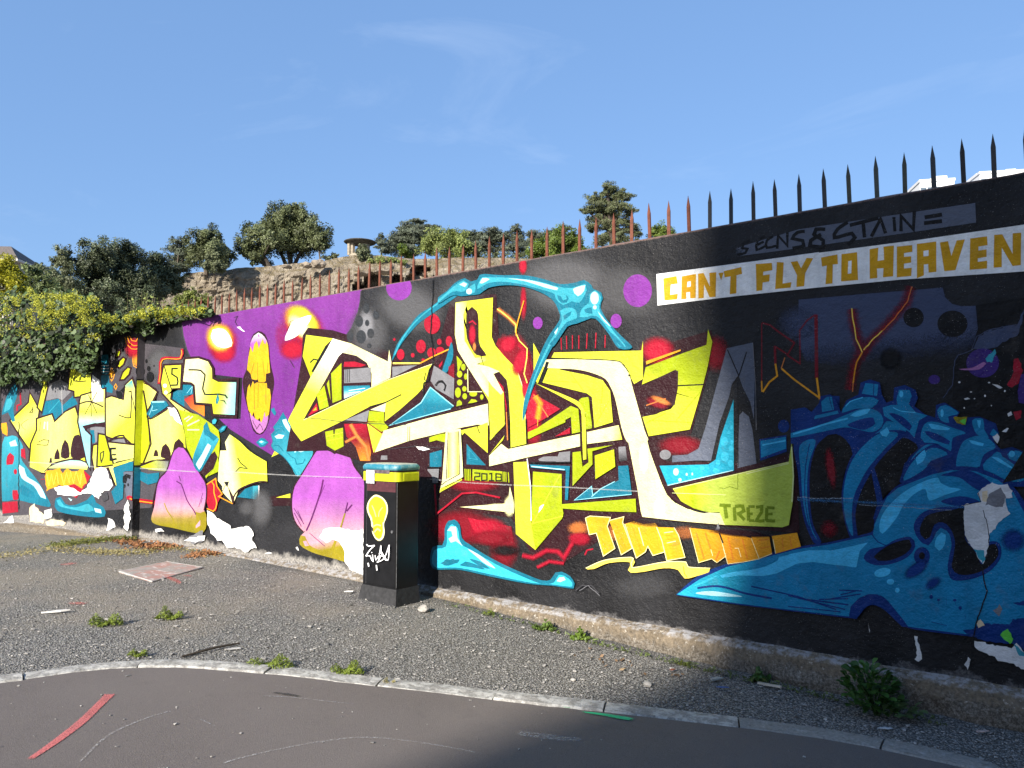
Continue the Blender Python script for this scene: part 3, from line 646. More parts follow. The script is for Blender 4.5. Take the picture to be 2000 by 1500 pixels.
PAINT1 = """
#painted_purple_face
@Z3
P P g=P2,P,P@900,50,900,1500 : 20 330 40 480 75 610 110 690 300 720 350 860 620 890 600 1290 390 1290 497 1392 620 1470 752 1552 912 1648 1000 1500 1100 1300 1300 880 1210 690 1250 440 1500 480 1610 505 1690 400 1750 250 1770 150 1782 30
L D 2.2 : 22 335 40 480 75 610 110 690
L D 2.2 : 1776 40 1768 150 1748 250 1688 400 1612 503
S R .9 : 420 540 210 240
S R .8 : 440 640 170 150
S O .95 : 395 495 175 195 20
S Y .95 : 395 500 150 170 25
S C .95 : 405 505 125 145 30
P W s : 330 420 430 412 490 470 520 545 512 580 430 602 350 560 312 480
L O 1 s : 525 545 515 585 450 605 390 590
S R .8 : 1215 400 250 330 45
S R .8 : 1110 610 190 150
S R .35 : 990 480 90 220
S O .95 : 1200 350 175 270 45
S Y .95 : 1215 330 150 235 45
S C .9 : 1180 390 105 195 45
P W s : 1035 525 1060 440 1110 350 1200 300 1292 280 1270 350 1205 430 1140 490
L M 1 : 1060 440 1090 340 1120 325
P W j : 570 400 600 395 640 435 620 440
L K 1.5 j : 300 385 330 345 350 350 330 390
L K 1.2 j : 540 300 575 290 550 345 570 380
L M 1.5 : 1085 720 1130 795
#painted_mouth
P M s : 775 432 840 465 875 560 895 750 930 930 905 1090 885 1280 845 1400 790 1446 725 1405 685 1250 645 1090 622 920 665 780 692 560 725 465
P V s g=W2,V@775,450,775,560 : 775 448 835 490 868 560 850 600 790 610 720 650 690 580 730 480
P V3 s : 690 1230 745 1290 800 1320 840 1220 872 1260 850 1370 790 1436 730 1380
P N2 : 760 530 772 565 780 600 792 565 818 508 832 550 845 560 855 530 870 570 878 680 890 840 850 850 848 920 830 935 778 930 770 905 750 912 712 902 700 850 665 810 678 690 700 580 720 640 735 560
P N2 : 672 985 690 950 700 990 722 920 735 950 760 935 858 942 862 990 888 1000 898 1080 878 1250 845 1275 838 1212 822 1290 802 1330 790 1280 770 1300 745 1290 730 1220 712 1270 690 1220 678 1200 660 1090
L M 2.4 t : 770 740 770 920
L M 2.4 t : 735 745 705 850
L M 2.4 t : 820 730 835 870
L M 2.4 t : 870 740 862 840
L M 2.4 t : 735 960 738 1200
L M 2.4 t : 775 950 772 1180
L M 2.4 t : 850 960 850 1150
L V 2 s : 775 465 782 490
L M 1 j : 720 1300 760 1390 790 1340 820 1400
#painted_left_letters
@Z2
P D2 : 10 300 760 300 760 60 1005 60 1005 -40 1345 0 1345 300 1500 500 1500 750 1400 900 1100 1170 20 1230
S HG .8 : 880 100 120 130
S HG .8 : 1170 110 140 170
S D .8 : 1040 300 120 140
P G : 345 270 440 230 500 260 520 320 460 380 420 365 340 385
P G : 660 580 770 575 770 640 690 700
P G : 800 690 910 650 950 700
P T : 330 390 430 370 460 420 540 345 572 410 500 440 400 535 380 490 310 492
L A 1 : 360 470 440 380
P T : 660 600 690 600 700 690 680 700
P T : 745 50 795 45 800 190 750 190
P T : 742 200 800 195 800 250 830 280 825 330 745 310
L W 1.2 : 742 128 800 128
L W 1.2 : 742 150 800 150
L W 1.2 : 742 172 800 172
P Y o g=Y,CY,Y@120,500,240,640 : 80 530 215 400 222 335 285 450 275 520 270 600 230 700 217 735 150 640
L M 1.5 : 240 445 218 470 240 470 242 430
L M 1 s : 210 520 155 560 190 600
P Y o : 332 205 347 285 306 462 280 432
P Y o g=Y,CY,CY,Y@240,560,600,560 : 275 520 380 488 400 545 480 470 550 435 582 540 642 835 560 800 450 822 380 842 330 912 310 910 222 822 232 700 275 600
P OL3 : 222 822 280 850 335 880 310 912 220 870
L M 1.5 s : 278 690 320 670 360 675 350 710 270 705
L M 1 : 300 540 290 610
L M 1 : 610 550 640 830
P OL3 g=A2,OL3@500,800,500,890 : 345 880 440 835 520 820 600 825 650 850 640 890 500 880
L M 1.5 s : 325 905 380 855 460 830 560 815 650 845
P M s : 525 800 527 700 548 640 580 632 605 690 622 800
P M s : 450 800 458 710 478 668 502 700 510 800
P M s : 400 815 410 760 425 735 438 770 440 812
P M s : 362 842 370 805 380 800 384 838
L W 2 : 330 540 325 590
L W 2 : 350 540 350 600
P Y o : 520 90 572 85 580 140 665 180 668 340 550 355 548 312 505 300 515 200
L M 2 s : 570 130 545 240 590 245 635 240
P W : 680 195 735 240 742 320 668 330
P Y o g=CY,Y,A2@680,380,680,570 : 590 390 600 350 770 300 772 540 640 562 622 600 665 640 662 880 640 830 578 540
P W g=W,CY@690,200,690,500 : 672 250 700 240 760 310 760 390 680 400
L M 1.3 : 625 485 715 320
L M 1.3 : 650 340 715 480
L M 1.3 : 668 290 672 500
L M 2.5 s : 580 410 660 390 760 430
P M : 605 570 700 548 770 555 770 580 700 570 640 590 630 605
P C o g=CY,CY,Y,Y@800,400,1000,600 : 780 370 820 355 912 382 925 270 970 228 1002 330 1002 690 985 712 920 650 820 655 782 640
P A2 g=A,Y@940,240,930,320 : 920 275 970 235 988 300 930 310
L M 2 s : 945 320 965 315 960 510 930 510 875 490
L M 1.3 : 960 310 1050 690
P C o g=Y,CY,CY@700,700,830,760 : 690 715 780 690 1005 715 1010 800 860 830 832 850 860 1020 800 870 700 900 682 800
P Y2 o : 730 632 772 640 830 850 770 860 720 862
L M 2 s : 745 830 740 770 765 755 760 800 745 840
L K 4 : 815 730 815 825
L K 4 : 815 735 855 735
L K 3 : 825 780 855 780
L K 4 : 815 820 860 810
L M 3 s : 790 690 850 650 910 640 930 690 1000 705
P OL3 : 830 850 1000 805 1000 820 840 870
P T : 832 880 960 830 1012 840 1012 900 920 900 910 1000 905 1100 850 1142 820 1050 862 1000
P T : 1020 900 1092 920 1172 910 1165 980 1090 1000 1020 960
P S : 910 905 1018 905 1018 1090 930 1090 915 1000
P K s : 905 940 930 920 965 930 960 960 940 950 930 990 905 985
E K : 920 1010 8 14
E K : 945 1000 6 12
L R 8 : 945 1090 1000 1112 1140 1130
L O 2 : 950 1098 1000 1116 1130 1134
E R : 945 1095 12 14
P Y o g=Y,CY,CY,Y@1040,640,1350,640 : 1008 300 1060 250 1152 322 1080 460 1102 520 1230 450 1290 438 1342 560 1377 722 1260 800 1040 842 1002 600
P Y2 o : 1005 290 1052 320 1078 470 1105 700 1050 840 1010 840
L M 2 s : 1058 255 1158 320 1085 465 1105 520 1230 450
L M 1 s : 1080 460 1100 700 1060 820
P M s : 1128 792 1138 750 1150 742 1162 760 1166 792
P M s : 1185 800 1195 720 1220 698 1245 730 1256 800
P M s : 1272 775 1285 690 1315 662 1350 700 1355 740 1300 780
P G g=Y2,G@1100,880,1240,850 : 1030 870 1150 822 1240 830 1232 905 1100 890
L M 1.5 s : 1028 858 1130 820 1240 818
P W j : 1235 430 1290 438 1345 565 1300 540 1260 490
P T : 1110 390 1222 388 1242 420 1110 512 1080 480 1112 430
L A2 1 : 1100 490 1125 420 1120 460 1160 450
L A2 3 : 1120 395 1210 392
P T : 1258 312 1340 268 1425 268 1432 335 1350 350 1352 430 1260 372
L A2 .8 : 1410 280 1370 330
L A2 .8 : 1412 280 1400 335
P R g=R,O2@1360,360,1490,480 : 1350 375 1420 335 1432 400 1500 415 1500 500 1400 440
P C o g=Y,CY,Y,L@1200,300,1500,640 : 1210 128 1337 122 1328 292 1262 296 1252 375 1350 440 1500 535 1500 720 1432 805 1378 722 1370 600 1312 450 1200 330 1188 250
E W : 1215 275 14 14
E W : 1222 325 12 14
L M 2 : 1360 450 1370 600 1350 590
L C 2.5 : 1360 520 1410 475
L C 2.5 : 1375 550 1450 500
L C 2.5 : 1385 575 1480 550
L C 2.5 : 1390 602 1490 600
L M 2 c : 1208 126 1337 120 1328 294 1262 298
L K 3 s : 1310 150 1268 150 1266 190 1305 215 1305 270 1258 272
L R 5 s : 1170 262 1180 180 1195 78 1330 72 1340 5
L O 1.5 s : 1172 250 1182 180 1199 84 1326 77 1337 15
L O 1.2 c s : 972 85 980 40 1010 22 1040 40 1050 85 1040 130 1010 148 980 130
L O 1.2 c s : 982 85 988 52 1010 38 1032 52 1040 85 1032 118 1010 132 988 118
L O 1.2 c s : 992 85 998 65 1010 55 1022 65 1028 85 1022 105 1010 115 998 105
L O 1.2 c s : 1002 85 1010 72 1018 85 1010 98
S O2 .8 : 1010 85 50 70
S R .7 : 980 0 90 110
L OR 1.2 s : 918 -80 930 -30 965 5 1000 8 1040 -15 1065 -70
L OR 1.2 s : 935 -85 950 -40 980 -18 1010 -20 1038 -50 1048 -85
L OR 1.2 s : 950 -90 970 -55 1000 -50 1020 -90
L O 1.5 c s : 802 190 820 142 840 190 820 240
L O 1.5 c s : 810 190 820 165 830 190 820 215
E O : 820 190 8 18
L O 1.5 c s : 838 282 850 262 860 282 850 302
P Y2 o s : 865 135 880 95 905 72 918 80 905 115 880 138
P Y2 o s : 888 228 905 180 940 145 955 150 945 190 910 225
P Y2 o s : 855 62 862 35 878 22 880 35 870 58
L M 2.2 c s : 862 140 878 95 905 68 922 78 908 118 882 142
L M 2.2 c s : 884 232 902 178 940 140 960 148 948 192 912 230
E K : 1030 170 34 40
E K : 1092 150 13 20
E K : 1105 210 26 38
E K : 1075 95 9 15
E K : 1015 230 16 28
E K : 880 345 20 30
E K : 905 310 12 16
E K : 862 325 8 14
E K : 1130 130 6 8
#painted_left_bones
@Z2
P T s : 15 490 35 400 60 335 110 260 130 330 100 440 112 535 90 540 60 470
P A s : 30 470 50 380 80 350 95 400 70 450 50 460
P A s g=A,T@60,660,300,1150 : 18 700 60 648 120 645 170 720 155 800 200 872 270 960 330 1060 372 1160 250 1140 120 1110 60 1120 18 1120
P A3 s : 140 850 180 880 200 940 290 1000 340 1105 300 1090 250 1010 160 950
P A3 s : 70 690 115 670 130 715 80 720
P T s : 160 1000 250 1060 260 1100 160 1070
P R s : 55 790 75 765 105 790 95 850 50 855
P R : 155 738 185 735 190 815 155 790
P R s : 95 1040 130 1040 135 1110 100 1110
E R : 115 905 12 20
P T s : 410 1100 445 1088 480 1140 540 1150 640 1110 680 1068 705 1130 760 1165 768 1232 620 1232 420 1190
P A s : 415 1115 440 1105 470 1150 560 1165 650 1140 690 1190 640 1200 480 1170 430 1150
P A3 s : 500 1095 530 1110 520 1120
P A3 s : 690 1170 740 1180 745 1210 700 1200
P R : 20 1130 130 1120 136 1200 20 1212
P OR s : 12 550 50 545 55 642 20 622
P R : 610 890 665 940 640 990 560 1100 480 1040
P OR j : 330 905 390 890 440 880 460 915 500 880 530 900 612 888 640 985 600 1030 550 1000 500 1010 440 1000 400 1020 345 1045 340 980
L YO 1.2 : 345 920 360 1010 380 920 395 1000 420 905 430 990
L YO 1.2 : 450 920 470 1000 490 910 510 990 520 900 540 990 560 900 590 1000 600 920
L R 1.2 : 300 960 330 960
L R 3 : 148 320 155 410 128 420 125 460
#painted_sneering_head
@Z4
P L : 240 0 420 48 540 130 605 190 617 270 610 420 575 520 490 630 480 600 430 575 370 460 315 350 290 180
P M : 525 420 570 380 600 440 560 540 480 610 430 575
P L : 600 430 620 560 510 610 560 540
L C 2.5 : 290 90 340 60
L C 2.5 : 310 110 370 60
L C 2.5 : 320 150 430 95
L C 2.5 : 320 185 430 185
P C g=C,C,Y,Y@620,460,860,420 : 710 222 800 285 900 380 1045 470 1052 662 900 675 790 735 740 862 640 752 640 700 600 650 612 460 622 375 680 375 665 300
L K 2.2 s : 710 222 800 285 900 380 1045 470
L K 2 s : 780 440 810 490 870 540 800 530 760 572
P K : 655 662 702 658 686 712
L K 1.2 : 640 750 670 690
L M 3 s : 1050 662 980 660 880 690 790 735 745 800 740 860
P M : 690 700 745 800 742 870 730 850
P T : 778 800 850 725 930 695 930 818
P A : 920 700 968 695 968 822 920 818
L W 2 : 975 695 975 830
P R : 490 690 580 630 592 700 640 780 600 850 582 930 515 905 500 850
L OR 2 : 490 690 580 630 592 700 640 772 608 795 735 860
L OR 2 s : 500 905 560 930 590 860 565 760 565 690 545 660
P M : 1055 800 1262 765 1262 880 1060 885
P Y : 1120 805 1253 768 1253 808
P Y : 1080 435 1110 375 1155 400
S HG .75 : 1000 900 150 260
S HG .6 : 870 900 120 110
@Z3
P C g=C,C,Y,Y2,A2@80,900,570,1000 : 68 710 200 700 290 730 330 800 332 900 390 930 567 935 552 1252 345 1242 330 1142 175 1130 162 960 130 935 38 925
L M 4.5 c : 62 700 200 690 298 722 340 795 345 890 390 915 585 900 565 1275 335 1255 322 1152 165 1140 152 970 125 945 35 935
L K 3 s : 100 812 220 818 262 860 240 1000 260 1050 400 1050 460 1060 482 1090
L K 2.5 t s : 405 1110 450 1115 472 1150
P T s : 388 1040 402 1100 385 1145 368 1140 370 1100
P A s : 385 1080 395 1105 380 1130
#painted_knees
@Z4
P V g=V,V,V2,E,OL,OL2@250,600,250,1110 s : 200 370 240 340 290 350 330 400 380 490 440 590 490 680 495 800 475 920 490 960 490 1090 420 1130 200 1085 0 1030 20 880 60 640 130 560 170 440
L M 2.5 s : 0 900 20 780 60 640 130 560 170 440 200 370 240 338 290 348 330 400 380 490 440 590 492 680 497 800 475 920
P OL s : 395 935 440 945 480 930 495 960 490 1090 420 1125 380 1090 405 1010
P E s : 400 1060 440 1010 440 1060 400 1085
L M2 2 s : 222 655 265 680 320 830 380 920 400 960
L M2 1.3 : 245 605 260 650
L OL 2 s : 110 855 140 930 190 1000 205 1060
L M2 1 : 465 760 425 890
L M2 1 : 460 810 445 860
L OL 1 : 365 965 330 1070
P V g=V,V,V2,E@1550,640,1550,1120 s : 1505 360 1560 350 1620 378 1660 402 1710 368 1750 365 1800 420 1840 520 1900 600 1925 640 1925 1130 1700 1100 1400 1110 1370 1118 1310 1050 1272 950 1266 820 1290 700 1340 620 1400 520 1460 420
L M 2.5 s : 1370 1118 1310 1050 1272 950 1266 820 1290 700 1340 620 1400 520 1460 420 1505 360 1560 348 1620 376 1660 402 1710 366 1750 363 1800 420 1840 520 1900 600 1925 640
P E s g=E,E,OL,OL2@1500,1120,1560,1380 : 1395 1110 1500 1090 1700 1090 1760 1250 1775 1390 1600 1345 1450 1300 1350 1230 1355 1150
P OL s : 1350 1150 1390 1160 1430 1240 1540 1290 1680 1310 1750 1340 1770 1390 1600 1350 1450 1305 1340 1235
P E s : 1370 1205 1400 1200 1425 1245 1390 1250
L OL 5 : 1670 1200 1630 1300
L M2 3 s : 1555 640 1535 740 1490 880 1440 1020 1400 1110
L M2 3 t : 1570 690 1510 830
L M2 2.5 : 1780 850 1760 930 1720 1080
L M2 3 : 1820 870 1770 930
L OL 3 : 1755 950 1715 1080
L M2 1.3 : 1285 900 1380 1050
L M2 1.3 : 1290 945 1355 1070
L M2 1.3 : 1320 925 1375 1045
L M2 1.2 : 1430 1130 1570 1250
#painted_fist_bones
@Z4
P A s g=T,A@1190,60,1300,500 : 1190 25 1215 75 1245 120 1300 230 1380 330 1462 388 1400 510 1320 612 1250 500 1180 420 1100 368 1080 330 1095 290 1080 228 1115 190 1100 160 1140 110
L T 1.5 s : 1320 612 1250 500 1180 420 1100 368 1080 330 1095 290 1080 228 1115 190 1100 160 1140 110 1190 25
P A3 s : 1180 95 1215 85 1240 140 1300 240 1330 330 1385 380 1350 390 1315 380 1295 395 1280 330 1295 270 1215 170
P A3 s : 1110 245 1150 225 1200 235 1180 265 1130 265
L T 1.5 s : 1090 230 1150 180 1200 195 1160 150
L T 1.5 s : 1100 325 1150 330 1190 380
L T 1.5 j : 1220 390 1260 430 1300 450 1310 500 1370 490 1390 450
P A s g=A,T@460,200,420,520 : 500 110 515 160 540 225 575 245 610 265 575 340 500 470 430 570 370 465 440 260
P T s : 470 150 500 110 530 200 600 250 560 290 520 250 480 230
P A3 s : 510 310 540 330 500 420 430 550 400 500 450 420
P A s : 545 100 570 82 590 95 575 130 550 132
P T s : 605 190 640 150 682 145 660 190 625 212
P A s : 620 190 645 160 670 152 650 185
P T s : 940 300 985 258 1020 265 1055 300 1020 335 980 345
P A s : 960 300 985 275 1040 300 1000 325
P A3 s : 970 295 990 285 1010 295 990 305
P T s : 1075 0 1105 -20 1125 30 1115 58
#peeled_plaster
@Z2
P W j : 690 900 740 865 780 880 800 930 832 1010 800 1040 760 1050 725 1110 680 1070 600 1060 640 1020 665 980
P TN j : 215 1170 250 1142 290 1190 332 1240 322 1282 225 1272
P W j : 320 1190 380 1170 382 1240 330 1255
P TN j : 330 1275 400 1250 480 1275 460 1300 350 1295
P W j : 918 1150 945 1105 962 1250 942 1335 915 1322
P W j : 795 1240 822 1255 852 1315 782 1332
P W j : 400 1020 500 1010 620 1060 560 1080 430 1070
P W j : 20 1290 90 1220 110 1310 80 1350 20 1350
P D j : 740 1060 790 1060 800 1110 760 1120
P W j : 1145 1330 1190 1315 1210 1340 1160 1345
P G j : 1390 1380 1500 1330 1500 1410 1420 1440
@Z4
P W j : 505 920 560 940 600 990 640 1015 680 1030 725 1085 780 1085 810 1070 890 1068 928 1120 918 1200 960 1265 900 1270 880 1310 760 1262 690 1265 640 1200 600 1200 540 1130 510 1050
P W j : 1560 1095 1600 1078 1700 1085 1850 1110 1925 1095 1925 1510 1820 1480 1760 1395 1750 1290 1690 1200 1640 1190 1580 1215 1520 1170 1550 1130
P W j : 285 1200 340 1165 400 1180 430 1150 485 1155 480 1195 420 1200 400 1220 330 1205
P W j : 20 1095 70 1085 100 1110 60 1115
P W j : 1020 1310 1060 1300 1090 1320 1050 1325
P W j : 1310 1265 1325 1255 1330 1285 1315 1290
"""
